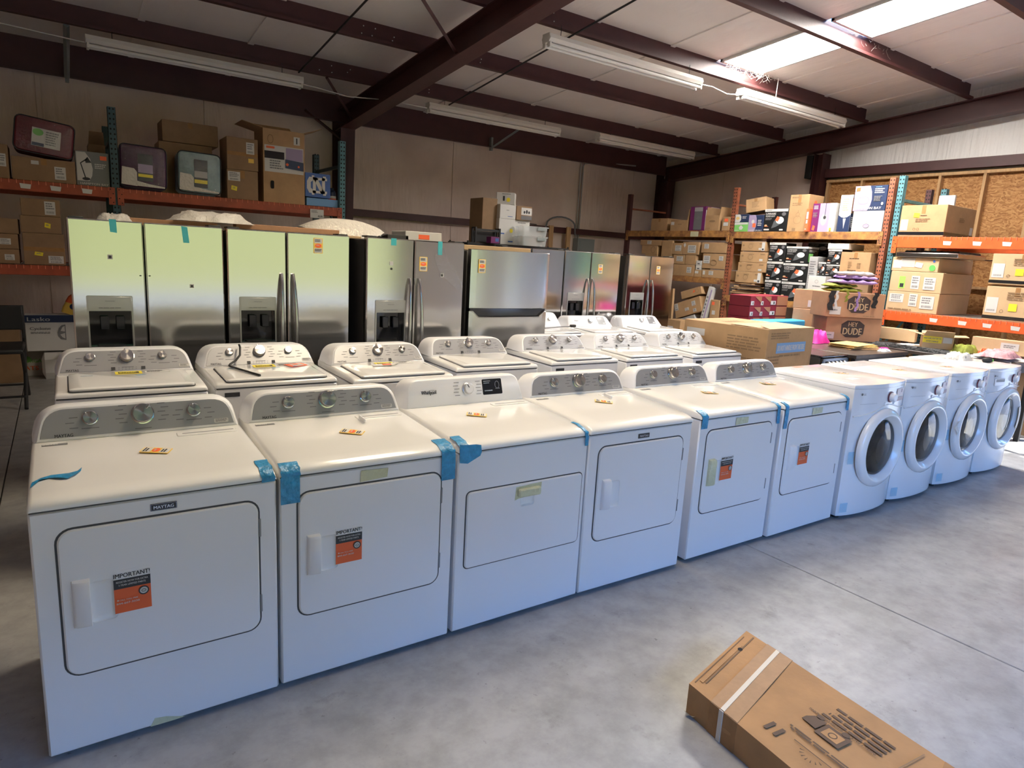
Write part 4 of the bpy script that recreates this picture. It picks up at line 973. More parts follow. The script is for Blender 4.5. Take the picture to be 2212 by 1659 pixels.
for a, b, z0, z1, lb in ((-1.88, .64, 2.095, 2.20, (-.45, -.1, .15, .42)), (.72, 3.13, 2.095, 2.20, ()), (-1.88, .64, 1.262, 1.362, ())):
    beam(LR, 'y', 6.05, a, b, z0, z1, 'orange_rack_old', labels=lb); beam(LR, 'y', 7.06, a, b, z0, z1, 'orange_rack_old', plates=False)
    deck(LR, a, b, 6.06, 7.10, z1, 'wire', 'y'); lip(LR, 'y', 6.05, a+.03, b-.03, z1, 'wire_orange')
RX = 9.05
RR = empty('pallet_rack', 'rusty orange two-bay pallet rack along the right wall', 'rack', (0, 0, 0))
for y in (6.99, 4.60, 2.19):
    post(RR, RX, y, 2.98, 'rust_rack' if y < 6 else 'red_paint', 'x', holes=y < 6); post(RR, RX+1.0, y, 2.93, 'red_paint', 'x', holes=y < 6)
    for z in (.7, 1.5, 2.72): MB().rbox(RX+.07, y-.015, z-.015, RX+1.0, y+.015, z+.015, .003).build('brace', 'rust_rack', RR, smooth=0)
    MB().tube([(RX+.07, y, 1.2), (RX+1., y, 2.0)], .016, 4).build('brace', 'rust_rack', RR)
for a, b, z0, z1 in ((4.64, 6.95, 2.21, 2.315), (2.23, 4.56, 2.195, 2.30), (4.64, 6.95, 1.455, 1.55), (2.23, 4.56, 1.20, 1.295)):
    bo = beam(RR, 'x', RX, a, b, z0, z1, 'rust_beam'); beam(RR, 'x', RX+1.0, a, b, z0, z1, 'rust_beam', plates=False)
    MB().rbox(RX+.0, a, z1-.012, RX+1.06, b, z1, .003).build('shelf_board', 'lumber', RR, smooth=0)
    if z0 == 2.21: MB().plate(left((RX-.0125, 0, 0)), [(-5.42, 2.215), (-5.25, 2.215), (-5.25, 2.30), (-5.42, 2.30)], 0, .001).build('shelf_sticker', 'tape_cream', bo, smooth=0)
RT = empty('pallet_rack', 'blue-green and bright orange pallet rack before the chipboard wall', 'rack', (0, 0, 0))
for y in (2.075, -.52):
    post(RT, RX, y, 3.0, 'teal_rack', 'x'); post(RT, RX+1.17, y, 2.95, 'teal_rack', 'x')
    for z in (.7, 1.75, 2.70): MB().rbox(RX+.07, y-.015, z-.02, RX+1.17, y+.015, z+.02, .003).build('brace', 'teal_rack', RT, smooth=0)
    MB().tube([(RX+.07, y, .75), (RX+1.17, y, 1.5)], .02, 4).build('brace', 'teal_rack', RT)
for z0, z1, lb in ((2.105, 2.24, (1.42, 1.10, .80, .48)), (1.175, 1.30, (1.42, 1.10, .84, .56))):
    beam(RT, 'x', RX, -.48, 2.035, z0, z1, 'orange_rack', labels=lb); beam(RT, 'x', RX+1.17, -.48, 2.035, z0, z1, 'orange_rack', plates=False)
    deck(RT, RX, RX+1.2, -.48, 2.035, z1, 'wire', 'x'); lip(RT, 'x', RX, -.45, 2.0, z1+.002, 'wire_orange')
# ---------------------------------------------------------------- cartons
def rel(items, w, h):
    out = []
    for it in items:
        p, m, k = it[:3]; a = list(it[3:]); X = lambda u: (u-.5)*w; Y = lambda v: v*h
        if k in 'r l b'.split(): a[:4] = [X(a[0]), Y(a[1]), X(a[2]), Y(a[3])]
        elif k == 'rr': a = [X(a[0]), Y(a[1]), X(a[2]), Y(a[3]), a[4]]
        elif k == 'e': a[:4] = [X(a[0]), Y(a[1]), a[2]*w, a[3]*h]
        elif k == 'o': a[:5] = [X(a[0]), Y(a[1]), a[2]*w, a[3]*h, a[4]*w]
        elif k == 't': a[1:4] = [X(a[1]), Y(a[2]), a[3]*h]; (a.__setitem__(4, a[4]*w) if len(a) > 4 and a[4] else None)
        elif k == 'p': a[0] = [(X(u), Y(v)) for u, v in a[0]]
        out.append((p, m, k, *a))
    return out
def carton(label, w, d, h, loc, rz=0, m='card', items=(), side=(), sideR=(), topi=(), tape='v', group=None, name='cardboard_box', cat='box', flaps=None, b=.004, rot3=None):
    """closed carton, front on local -y, origin under its middle"""
    mb = MB()
    if flaps is None: mb.rbox(-w/2, -d/2, 0, w/2, d/2, h, b)
    else:
        t = .006
        mb.box(-w/2, -d/2, 0, w/2, d/2, t); mb.box(-w/2, -d/2, t, w/2, -d/2+t, h); mb.box(-w/2, d/2-t, t, w/2, d/2, h); mb.box(-w/2, -d/2+t, t, -w/2+t, d/2-t, h); mb.box(w/2-t, -d/2+t, t, w/2, d/2-t, h)
    o = mb.build(name, m, smooth=0); o.location = loc; o.rotation_euler = rot3 or (0, 0, rz)
    tag(o, label, cat, group)
    if flaps is not None:
        for s, ang in flaps.items():       # flap angle from horizontal, outward
            a = radians(ang); L = (d if s in 'fb' else w)*.48; f = MB()
            e = {'f': ((-w/2, -d/2, h), (1, 0, 0), (0, -cos(a), sin(a)), w), 'b': ((w/2, d/2, h), (-1, 0, 0), (0, cos(a), sin(a)), w), 'l': ((-w/2, d/2, h), (0, -1, 0), (-cos(a), 0, sin(a)), d), 'r': ((w/2, -d/2, h), (0, 1, 0), (cos(a), 0, sin(a)), d)}[s]
            f.plate(frame(e[0], e[1], e[2]), [(.004, 0), (e[3]-.004, 0), (e[3]-.015, L), (.015, L)], -.005, 0); f.build('flap', m, o, smooth=0)
    elif tape == 'v':
        deco(o, front((0, -d/2, 0)), [('tape', 'tape_tan', 'p', [(-.024, h*.72), (.024, h*.72), (.024, h-b), (-.024, h-b)])], .0002)
        deco(o, top((0, 0, h)), [('tape', 'tape_tan', 'r', -.025, -d/2+b, .025, d/2-b), ('seam', 'card_edge', 'r', -.001, -d/2+b, .001, d/2-b)], .0002)
    elif tape == 'h':
        deco(o, front((0, -d/2, 0)), [('seam', 'card_edge', 'r', -w/2+b, h*.5-.001, w/2-b, h*.5+.001), ('tape', 'tape_tan', 'r', -w/2+b, h*.5-.02, w/2-b, h*.5+.02)], .0002)
        deco(o, top((0, 0, h)), [('seam', 'card_edge', 'r', -w/2+b, -.001, w/2-b, .001)], .0002)
    if items: deco(o, front((0, -d/2, 0)), rel(items, w, h), .0016)
    if side: deco(o, left((-w/2, 0, 0)), rel(side, d, h), .0016)
    if sideR: deco(o, right((w/2, 0, 0)), rel(sideR, d, h), .0016)
    if topi: deco(o, top((0, 0, h)), rel([(p, mm, k, *a) for p, mm, k, *a in topi], w, d) if 0 else topi, .0016)
    return o
S = lambda u0, v0, u1, v1: [('sticker', 'paper', 'r', u0, v0, u1, v1), ('print', 'ink_gray', 'l', u0+(u1-u0)*.12, v0+(v1-v0)*.35, u1-(u1-u0)*.1, v1-(v1-v0)*.12, 3), ('print', 'ink_gray', 'b', u0+(u1-u0)*.15, v0+(v1-v0)*.10, u1-(u1-u0)*.15, v0+(v1-v0)*.27)]
Yl = lambda u, v, w=.16, h=.12: [('sticker', 'yellow', 'p', [(u, v+h*.2), (u+w*.9, v), (u+w, v+h*.8), (u+w*.1, v+h)]), ('print', 'ink_gray', 'l', u+w*.25, v+h*.35, u+w*.8, v+h*.7, 2)]
T_ = lambda u0, v0, u1, v1, n=3: [('print', 'ink_soft', 'l', u0, v0, u1, v1, n)]
def onL(x0, x1, z0, z1, label, d=.4, y=6.1, **k):        # carton on the left rack, front at y
    return carton(label, x1-x0, d, z1-z0, ((x0+x1)/2, y+d/2, z0), 0, **k)
def onR(yl, yr, z0, z1, label, d=.4, x=RX, **k):         # carton on the right racks, front at x
    return carton(label, yl-yr, d, z1-z0, (x+d/2, (yl+yr)/2, z0), radians(-90), **k)
DK = 2.203
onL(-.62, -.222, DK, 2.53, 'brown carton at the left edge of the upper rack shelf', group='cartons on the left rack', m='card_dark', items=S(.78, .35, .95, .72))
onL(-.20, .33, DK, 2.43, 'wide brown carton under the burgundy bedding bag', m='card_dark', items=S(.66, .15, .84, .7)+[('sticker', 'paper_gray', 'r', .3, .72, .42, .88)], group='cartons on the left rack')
onL(.335, .634, DK, 2.55, 'dark gray lamp carton with an orange sticker beside the rack post', d=.22, m='screen_gray', tape='', name='lamp_box', items=[('picture', 'paper_gray', 'p', [(.03, .14), (.38, .14), (.47, .3), (.5, .5), (.44, .78), (.3, .97), (.03, .97)]), ('print', 'ink', 'p', [(.14, .66), (.16, .64), (.36, .77), (.34, .80)]), ('print', 'ink', 'p', [(.13, .65), (.16, .66), (.29, .22), (.26, .2)]), ('print', 'ink', 'p', [(.28, .75), (.36, .84), (.47, .68), (.30, .66)]), ('print', 'ink', 'e', .29, .2, .12, .045), ('sticker', 'hot_orange', 'r', .73, .78, .93, .9), ('print', 'paper_gray', 'l', .56, .5, .92, .66, 3), ('lettering', 'paper_gray', 't', 'HAMPTON BAY', .53, .065, .06, .84)])
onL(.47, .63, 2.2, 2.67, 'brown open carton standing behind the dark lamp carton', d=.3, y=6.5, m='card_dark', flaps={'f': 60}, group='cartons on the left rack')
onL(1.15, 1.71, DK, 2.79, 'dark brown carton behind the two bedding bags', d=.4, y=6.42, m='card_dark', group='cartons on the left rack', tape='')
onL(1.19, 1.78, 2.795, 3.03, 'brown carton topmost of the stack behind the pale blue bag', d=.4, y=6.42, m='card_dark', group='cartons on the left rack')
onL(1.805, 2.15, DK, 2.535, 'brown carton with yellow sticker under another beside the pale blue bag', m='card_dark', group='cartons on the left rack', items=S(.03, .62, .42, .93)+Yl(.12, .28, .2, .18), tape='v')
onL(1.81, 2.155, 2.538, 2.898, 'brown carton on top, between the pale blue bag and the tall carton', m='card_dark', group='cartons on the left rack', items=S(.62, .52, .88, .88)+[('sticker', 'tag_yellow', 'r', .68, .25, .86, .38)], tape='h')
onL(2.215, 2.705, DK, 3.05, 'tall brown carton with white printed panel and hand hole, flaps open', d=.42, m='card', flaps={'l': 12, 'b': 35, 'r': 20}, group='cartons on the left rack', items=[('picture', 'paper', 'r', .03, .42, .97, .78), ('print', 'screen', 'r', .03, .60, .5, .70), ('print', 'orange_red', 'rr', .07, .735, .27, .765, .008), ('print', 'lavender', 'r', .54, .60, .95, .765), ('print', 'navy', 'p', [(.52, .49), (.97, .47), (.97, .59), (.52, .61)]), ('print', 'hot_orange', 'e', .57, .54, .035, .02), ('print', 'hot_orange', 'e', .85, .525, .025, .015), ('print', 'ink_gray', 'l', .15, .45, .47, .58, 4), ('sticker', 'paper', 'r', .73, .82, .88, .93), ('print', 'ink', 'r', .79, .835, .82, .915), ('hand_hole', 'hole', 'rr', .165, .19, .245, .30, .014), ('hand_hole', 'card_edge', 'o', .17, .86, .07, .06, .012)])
o = onL(2.71, 3.03, 2.31, 2.6, 'royal blue cooler-shaped carton with a white university letter mark', d=.22, m='unc_blue', tape='', name='blue_carton', items=[('emblem', 'paper', 'p', [(.07, .35), (.07, .65), (.16, .83), (.34, .83), (.34, .72), (.22, .62), (.22, .38), (.34, .28), (.34, .17), (.16, .17)])])
def tk(P): return ('emblem', 'paper', 'p', P)
deco(o, front((0, -.11, 0)), rel([tk([(.30, .17), (.42, .17), (.42, .83), (.30, .83)]), tk([(.66, .17), (.78, .17), (.78, .83), (.66, .83)]), tk([(.30, .83), (.46, .83), (.78, .17), (.62, .17)]), tk([(.18, .72), (.86, .72), (.86, .83), (.18, .83)]), tk([(.18, .17), (.86, .17), (.86, .28), (.18, .28)]), tk([(.26, .83), (.36, .83), (.36, .90), (.26, .90)]), tk([(.70, .83), (.82, .83), (.82, .90), (.70, .90)]), tk([(.26, .10), (.36, .10), (.36, .17), (.26, .17)]), tk([(.70, .10), (.82, .10), (.82, .17), (.70, .17)])], .32, .29), .002)
carton('light blue flat carton lying under the royal blue carton', .40, .34, .095, (2.925, 6.265, 2.205), 0, m='sky_blue', tape='', name='blue_carton')
o = MB().lathe([(.045, 0), (.05, .01), (.05, .09), (.035, .12), (.022, .125), (.022, .15)], 16).build('spray_bottle', 'navy', smooth=50); tag(o, 'dark bottle with white and red label beside the royal blue carton', 'bottle'); o.location = (3.085, 6.2, 2.30)
MB().lathe([(.051, .02), (.051, .05)], 16, caps=(False, False)).build('label_band', 'paper', o); MB().lathe([(.051, .0), (.051, .018)], 16, caps=(False, False)).build('label_band', 'hot_orange', o)
o = carton('white price card hanging below the end of the left rack beam', .17, .004, .105, (2.835, 6.028, 2.055), 0, m='paper', tape='', name='price_card', cat='card', b=.001, items=[('print', 'ink_gray', 'l', .08, .55, .6, .88, 3), ('lettering', 'ink', 't', '43.99', .72, .22, .22, .34)])
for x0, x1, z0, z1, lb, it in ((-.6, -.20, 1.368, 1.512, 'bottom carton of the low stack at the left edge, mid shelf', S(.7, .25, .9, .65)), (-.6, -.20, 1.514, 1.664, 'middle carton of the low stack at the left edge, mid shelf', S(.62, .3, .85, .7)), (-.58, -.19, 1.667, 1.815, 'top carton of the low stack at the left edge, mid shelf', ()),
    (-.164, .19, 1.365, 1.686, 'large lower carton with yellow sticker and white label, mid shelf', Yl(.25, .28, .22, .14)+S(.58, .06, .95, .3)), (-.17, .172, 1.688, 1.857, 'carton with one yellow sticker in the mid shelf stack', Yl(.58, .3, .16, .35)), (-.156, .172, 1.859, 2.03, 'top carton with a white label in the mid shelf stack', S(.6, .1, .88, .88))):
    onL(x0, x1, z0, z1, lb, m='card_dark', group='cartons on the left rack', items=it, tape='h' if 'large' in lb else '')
carton('dark blue wrapped package behind the left end refrigerator', .36, .4, .5, (.40, 6.35, 1.365), 0, m='navy', tape='', name='wrapped_package', cat='package', b=.02)
MB().rbox(-.1, -.205, .38, .1, -.2, .49, .002).build('glossy_wrap', 'clear_film', bpy.data.objects['wrapped_package'])
# zipped bedding bags
def bedding(label, w, h, d, loc, m, rot, cover, lab):
    mb = MB(); L = []
    for yy, k in ((-d/2, .93), (-d/2+.02, .985), (-d*.2, 1), (d*.2, 1), (d/2-.02, .985), (d/2, .93)):
        L.append([(u, yy, v+h/2) for u, v in rrect(-w/2*k, -h/2*k, w/2*k, h/2*k, .055*k, 4)])
    mb.loft(L); o = mb.build('bedding_bag', m, smooth=60); o.location = loc; o.rotation_euler = rot; tag(o, label, 'bedding bag', 'zipped bedding bags on the left rack')
    rnd = random.Random(int(w*1000)); g = 9; bb = MB(); V = []
    for j in range(g+1): V.append([(w*.93*(i/g-.5)*(.98), -d/2-.006-.02*math.sin(pi*i/g)*math.sin(pi*j/g)-.008*rnd.random(), h/2+h*.93*(j/g-.5)) for i in range(g+1)])
    bb.loft(V, (False, False), closed=False); bb.build('vinyl_cover', 'clear_film', o, smooth=60)
    pp = MB(); pp.tube([(u, -d/2+.015, v+h/2) for u, v in rrect(-w/2, -h/2, w/2, h/2, .055, 4)+[rrect(-w/2, -h/2, w/2, h/2, .055, 4)[0]]], .006, 5); pp.build('piping', 'ink', o)
    F = front((0, -d/2-.004, 0))
    if cover: deco(o, F, rel([('liner', cover, 'p', [(.03, .05), (.36, .03), (.36, .36), (.30, .44), (.05, .46)]), ('liner', cover, 'p', [(.34, .04), (.95, .04), (.95, .075), (.6, .11), (.36, .16)])], w, h), .0005)
    deco(o, F, rel(lab, w, h), .002)
    return o
bedding('burgundy zipped bedding bag lying tilted on the wide carton', .50, .345, .3, (.065, 6.26, 2.462), 'burgundy', (radians(-4), radians(7), 0), None, [('label', 'paper', 'r', .29, .20, .77, .72), ('print', 'green_card', 'e', .39, .60, .09, .1), ('print', 'navy', 'r', .30, .21, .50, .30), ('print', 'ink_gray', 'l', .52, .25, .74, .66, 6)])
bedding('plum purple zipped bedding bag with white lining, right of the rack post', .455, .45, .28, (.952, 6.26, 2.224), 'plum', (radians(-3), radians(1.5), 0), 'fleece_white', [('label', 'ink', 'r', .38, .17, .70, .80), ('picture', 'lavender', 'r', .385, .36, .695, .56), ('print', 'yellow', 'r', .385, .26, .695, .33)])
bedding('pale blue zipped bedding bag with white lining, before the dark cartons', .45, .45, .28, (1.515, 6.26, 2.224), 'powder_blue', (radians(-3), radians(1.5), 0), 'fleece_white', [('label', 'ink', 'r', .37, .14, .68, .82), ('picture', 'pale_gray', 'r', .375, .38, .675, .54), ('print', 'yellow', 'r', .375, .24, .675, .33)])
# floor level under the left rack
carton('fan carton with navy band and round fan picture under the left rack', .47, .22, .42, (-.005, 7.10, .33), 0, m='paper', tape='', name='fan_box', items=[('print', 'navy', 'r', 0, .80, 1, 1), ('lettering', 'silver_print', 't', 'Lasko', .28, .89, .11, .46), ('lettering', 'ink_gray', 't', 'Cyclone', .30, .62, .11, .42), ('print', 'ink_gray', 'l', .1, .48, .52, .54, 2), ('picture', 'ink_gray', 'p', [(.82, .3), (.72, .33), (.66, .42), (.65, .52), (.68, .64), (.74, .72), (.82, .74)]), ('print', 'paper_gray', 'p', [(.80, .34), (.74, .38), (.70, .46), (.80, .5)]), ('print', 'paper_gray', 'p', [(.80, .54), (.71, .56), (.75, .66), (.80, .7)])])
carton('produce carton with green and red lettering on the floor under the left rack', .62, .3, .33, (-.16, 7.35, 0), 0, m='paper_gray', tape='', name='produce_box', items=[('lettering', 'green_card', 't', 'ORGANIC', .52, .56, .13, .42), ('lettering', 'orange_red', 't', 'OATS APPLES', .58, .30, .15, .78), ('print', 'green_card', 'e', .33, .62, .08, .12), ('print', 'green_card', 'e', .83, .60, .06, .1), ('print', 'tag_yellow', 'e', .12, .42, .07, .2), ('print', 'ink', 'r', .06, .2, .2, .3)])
carton('plain brown carton behind the black folding chair', .48, .35, .75, (-.53, 7.0, .0), 0, m='card_dark')
MB()
o = MB().loft([[(x, y, z) for x, y in rrect(-.09*k, -.05*k, .09*k, .05*k, .02, 3)] for z, k in ((0, 1), (.06, 1.05), (.2, .8), (.28, .3))]).build('snack_bag', 'tag_yellow', smooth=60); tag(o, 'yellow and red bag leaning by the left end refrigerator', 'bag'); o.location = (.20, 7.08, .752); o.rotation_euler = (0, .35, 0)
MB().loft([[(x, y, z) for x, y in rrect(-.095*k, -.054*k, .095*k, .054*k, .02, 3)] for z, k in ((.13, .93), (.2, .81), (.26, .42))], (False, False)).build('red_top', 'orange_red', o, smooth=60)
MB().disc(front((0, -.053, .1)), 0, 0, .035, .035, 0, .002).build('print', 'navy', o)
o = carton('gray draped bundle on the produce carton', .42, .25, .12, (.12, 7.16, 0.0), 0, m='paper_gray', tape='', name='cloth_bundle', cat='bundle', b=.03)
o.location = (.10, 7.06, 0); o.scale = (1, 1, 2.6)
ch = empty('folding_chair', 'black metal folding chair on the floor at the left edge', 'chair', (-.36, 5.72, 0))
for x in (-.26, .14):
    MB().tube([(x, -.34, .01), (x+.0, .34, .60), (x, .34, .95)], .017, 8).build('leg', 'black_metal', ch); MB().tube([(x, .36, .01), (x, -.28, .56)], .017, 8).build('leg', 'black_metal', ch)
MB().rbox(-.27, -.30, .54, .15, .30, .585, .015).build('seat', 'black_metal', ch); MB().rbox(-.27, .32, .70, .15, .36, .95, .012).build('backrest', 'black_metal', ch)
for y, z in ((-.3, .045), (.33, .045)): MB().tube([(-.26, y, z+.08), (.14, y, z+.08)], .011, 6).build('stretcher', 'black_metal', ch)
# things lying on the refrigerators
def board(label, x0, x1, y0, y1, z, t, m='card', rz=0, name='cardboard_sheet'):
    o = MB().rbox(-(x1-x0)/2, -(y1-y0)/2, 0, (x1-x0)/2, (y1-y0)/2, t, .003).build(name, m, smooth=0); o.location = ((x0+x1)/2, (y0+y1)/2, z); o.rotation_euler = (0, 0, rz); tag(o, label, 'cardboard'); return o
board('flat cardboard sheet lying on the left end refrigerator', .50, 1.09, 2.86, 3.3, 1.792, .045, 'card_red'); board('long flat carton lying on the second refrigerator', 1.22, 2.0, 2.88, 2.985, 1.81, .04, 'card_red')
board('scrap of cardboard on the gap beside the third refrigerator', 2.03, 2.16, 2.82, 3.1, 1.792, .02, 'card_pale')
def crumple(label, w, d, h, loc, m, seed, name='plastic_wrap', cat='plastic wrap', n=12, rz=0):
    rnd = random.Random(seed); V = []
    for j in range(n+1):
        row = []
        for i in range(n+1):
            u, v = 2*i/n-1, 2*j/n-1; e = max(0, 1-abs(u)**3)*max(0, 1-abs(v)**3)
            row.append((u*w/2*(1+.12*rnd.uniform(-1, 1)), v*d/2*(1+.12*rnd.uniform(-1, 1)), max(.001, h*min(1, 1.6*e)*(.55+.45*rnd.random()))))
        V.append(row)
    mb = MB(); mb.loft(V, (False, False), closed=False); o = mb.build(name, m, smooth=60); o.location = loc; o.rotation_euler = (0, 0, rz); tag(o, label, cat); return o
crumple('crumpled pale wrap on the left end refrigerator', .22, .3, .07, (.46, 2.95, 1.793), 'film_white', 3); crumple('crumpled clear wrap between the two left refrigerators', .52, .34, .08, (1.06, 2.92, 1.84), 'film_white', 5)
pil = MB(); L = []
for i in range(13):
    u = 2*i/12-1; k = max(.04, (1-abs(u)**2.6)); L.append([(u*.36, -.2*k**.4, .05*0+.075-.07*k*1), (u*.36, -.14*k**.5, .075+.06*k), (u*.36, 0, .075+.085*k), (u*.36, .14*k**.5, .075+.06*k), (u*.36, .2*k**.4, .075-.07*k), (u*.36, 0, .075-.075*k)])
o = pil.build('pillow', None or 'fleece_white') if 0 else pil.loft(L).build('pillow', 'fleece_white', smooth=60); tag(o, 'cream pillow in a clear bag across the second and third refrigerators', 'pillow'); o.location = (2.13, 3.18, 1.793)
o2 = MB().loft([[(x*1.12, y*1.1, .002+(z-.002)*1.05) for x, y, z in l] for l in L]).build('clear_bag', 'clear_film', o, smooth=60)
carton('white carton with a red label on the third refrigerator', .36, .3, .10, (2.86, 3.25, 1.792), 0, m='paper', tape='', items=[('print', 'hot_orange', 'r', .35, .35, .65, .75)]); carton('dark flat carton beside the white one on the third refrigerator', .2, .3, .06, (2.61, 3.25, 1.792), 0, m='cabinet_gray', tape='')
board('cardboard strip lying on the top-freezer refrigerator', 3.06, 3.8, 2.75, 3.15, 1.755, .045, 'card_pale')
crumple('crumpled clear plastic bag on the console of the back row washer', .34, .15, .17, (5.38, 3.375, .976), 'clear_film', 12, 'plastic_bag', 'plastic bag')
o = MB().tube([(4.45, 3.3, .976), (4.62, 3.35, .978), (4.75, 3.36, .982), (4.83, 3.34, .985)], .006, 6).build('power_cord', 'ink_gray', smooth=60); tag(o, 'gray power cord lying on the half hidden back row washer', 'cord')
MB().rbox(-.035, -.02, -.012, .035, .02, .016, .006, Matrix.Translation((4.86, 3.33, .99))).build('plug', 'rubber', o)
# shelf unit at the rear with stacked cartons
U = empty('wire_shelf', 'dark wire shelf unit behind the far refrigerators', 'shelf', (0, 0, 0))
for x in (4.75, 6.5):
    for y in (5.55, 6.05): MB().tube([(x, y, 0), (x, y, 1.9)], .013, 8).build('post', 'black_metal', U)
deck(U, 4.75, 6.5, 5.55, 6.05, 1.878, 'black_metal', 'x'); deck(U, 4.75, 6.5, 5.55, 6.05, .9, 'black_metal', 'x')
for y in (5.55, 6.05): MB().box(4.75, y-.006, 1.85, 6.5, y+.006, 1.88).build('shelf_rail', 'black_metal', U, smooth=0)
o = MB().rbox(-.11, -.2, 0, .14, .2, .175, .004); carton('gray-brown tall carton left in the stack on the wire shelf', .24, .35, .62, (5.165, 5.86, 1.88), 0, m='card_dark', tape='')
g_ = 'cartons stacked on the wire shelf'
carton('white carton with yellow mark, lowest at the left of the wire shelf stack', .27, .3, .355, (5.415, 5.76, 1.88), 0, m='paper', tape='', group=g_, items=[('print', 'unc_blue', 'r', .12, .40, .35, .45), ('print', 'yellow', 'e', .78, .55, .1, .08), ('print', 'unc_blue', 'r', .6, .1, .9, .15)])
carton('white carton with a small blue mark, second in the wire shelf stack', .27, .3, .195, (5.42, 5.76, 2.237), 0, m='paper', tape='', group=g_, items=[('print', 'unc_blue', 'l', .5, .1, .9, .2, 1), ('print', 'ink_gray', 'l', .4, .55, .6, .62, 1)])
o = carton('gray and white carton topmost on the wire shelf stack', .26, .24, .165, (5.48, 5.76, 2.434), radians(-38), m='paper', tape='', group=g_, items=[('print', 'pale_gray', 'r', 0, 0, .0, .0)][:0], sideR=(), side=[('print', 'screen_gray', 'r', 0.01, .02, .99, .98)])
deco(o, front((0, -.12, 0)), rel([('print', 'ink', 'r', .35, .3, .45, .7), ('print', 'yellow', 'e', .65, .4, .1, .18), ('print', 'ink_gray', 'l', .3, .8, .8, .9, 1)], .26, .165), .002)
carton('dark brown carton with a candle picture, right in the wire shelf stack', .27, .28, .195, (5.71, 5.76, 2.237), 0, m='card_dark', tape='', group=g_, items=[('picture', 'paper', 'r', .3, .38, .98, .9), ('print', 'ink', 'e', .5, .58, .06, .1), ('print', 'ink', 'e', .65, .62, .06, .14), ('print', 'ink', 'e', .8, .58, .06, .1), ('print', 'screen_gray', 'r', .3, .04, .98, .33)])
carton('white carton behind the clear bins on the wire shelf', .27, .28, .355, (5.71, 5.80, 1.88), 0, m='paper', tape='', group=g_, items=[('print', 'ink_gray', 'l', .2, .85, .8, .92, 1)])
for k in (0, 1):
    b_ = empty('storage_bin', 'clear plastic storage bin with gray latches, %s of the two' % ('lower' if k == 0 else 'upper'), 'bin', (5.73, 5.46, 1.88+.137*k), group='clear storage bins')
    MB().loft([[(u, v, z) for u, v in rrect(-.23*s, -.12*s, .23*s, .12*s, .03, 3)] for z, s in ((.0, .9), (.12, .97))], (True, False)).build('tub', 'clear_plastic', b_, smooth=50)
    MB().loft([[(u, v, z) for u, v in rrect(-.24*s, -.13*s, .24*s, .13*s, .03, 3)] for z, s in ((.118, 1), (.13, 1), (.135, .94))]).build('lid', 'clear_plastic', b_, smooth=40)
    MB().rbox(.02, -.138, .075, .16, -.128, .125, .003).build('latch', 'gray_box', b_)
b_ = empty('metal_crate', 'black open metal frame standing on the wire shelf', 'crate', (5.0, 5.62, 1.88))
for x in (-.12, .27):
    for y in (-.05, .04): MB().box(x-.012, y-.012, 0, x+.012, y+.012, .21).build('upright', 'black_metal', b_, smooth=0)
    MB().box(x-.01, -.05, .19, x+.01, .04, .21).build('crossbar', 'black_metal', b_, smooth=0)
MB().box(-.12, -.055, .16, .27, -.045, .19).build('crossbar', 'black_metal', b_, smooth=0); MB().box(-.11, .02, .01, .26, .03, .16).build('back_panel', 'black_metal', b_, smooth=0)
carton('small purple and dark package on the wire shelf beside the black frame', .14, .12, .09, (5.12, 5.50, 1.88), 0, m='purple_box', tape='', name='package', cat='package', items=[('print', 'unc_blue', 'r', .5, .3, .9, .8)])
# rear wall fittings
o = MB().rbox(8.66, 7.93, 1.75, 9.10, 8.09, 2.14, .006).build('electrical_panel', 'gray_box', smooth=0); tag(o, 'gray electrical panel on the rear wall', 'electrical panel')
MB().rbox(8.68, 7.922, 1.77, 9.08, 7.93, 2.12, .003).build('panel_door', 'gray_box', o, smooth=0)
for k, (x0, lb) in enumerate(((8.70, 'left'), (8.76, 'right'))):
    o = MB().tube([(x0, 8.05, 2.13), (x0, 8.05, 2.6), (x0-.0, 8.05, 3.52)] + ([(x0+.02, 8.03, 3.58), (x0+.25, 7.9, 3.62), (x0+1.2, 7.84, 3.66)] if k == 1 else [(x0-.01, 8.03, 3.58)]), .014, 8).build('conduit', 'conduit', smooth=60); tag(o, 'gray metal conduit rising from the electrical panel, %s of the pair' % lb, 'conduit')
o = MB().tube([(7.2, 8.04, 2.337), (7.45, 8.03, 2.345), (7.7, 8.04, 2.337)], .01, 6).build('cable', 'ink_gray', smooth=60); tag(o, 'gray cable lying on the rear girt left of the studs', 'cable')
o = MB().tube([(7.75, 8.0, 1.9), (7.85, 7.99, 2.2)] + [(8.25-.35*cos(pi*i/10), 7.985, 2.36+.16*sin(pi*i/10)) for i in range(11)] + [(8.62, 7.99, 2.2)], .016, 8).build('cable', 'ink_gray', smooth=60); tag(o, 'thick gray cable arching over the girt beside the electrical panel', 'cable')
for x, lb in ((7.98, 'left'), (8.41, 'right')):
    o = MB().rbox(x-.05, 7.92, 0, x+.05, 7.96, 2.34, .003).build('wall_stud', 'lumber', smooth=0); tag(o, '%s of the two bare lumber studs beside the electrical panel' % lb, 'lumber')
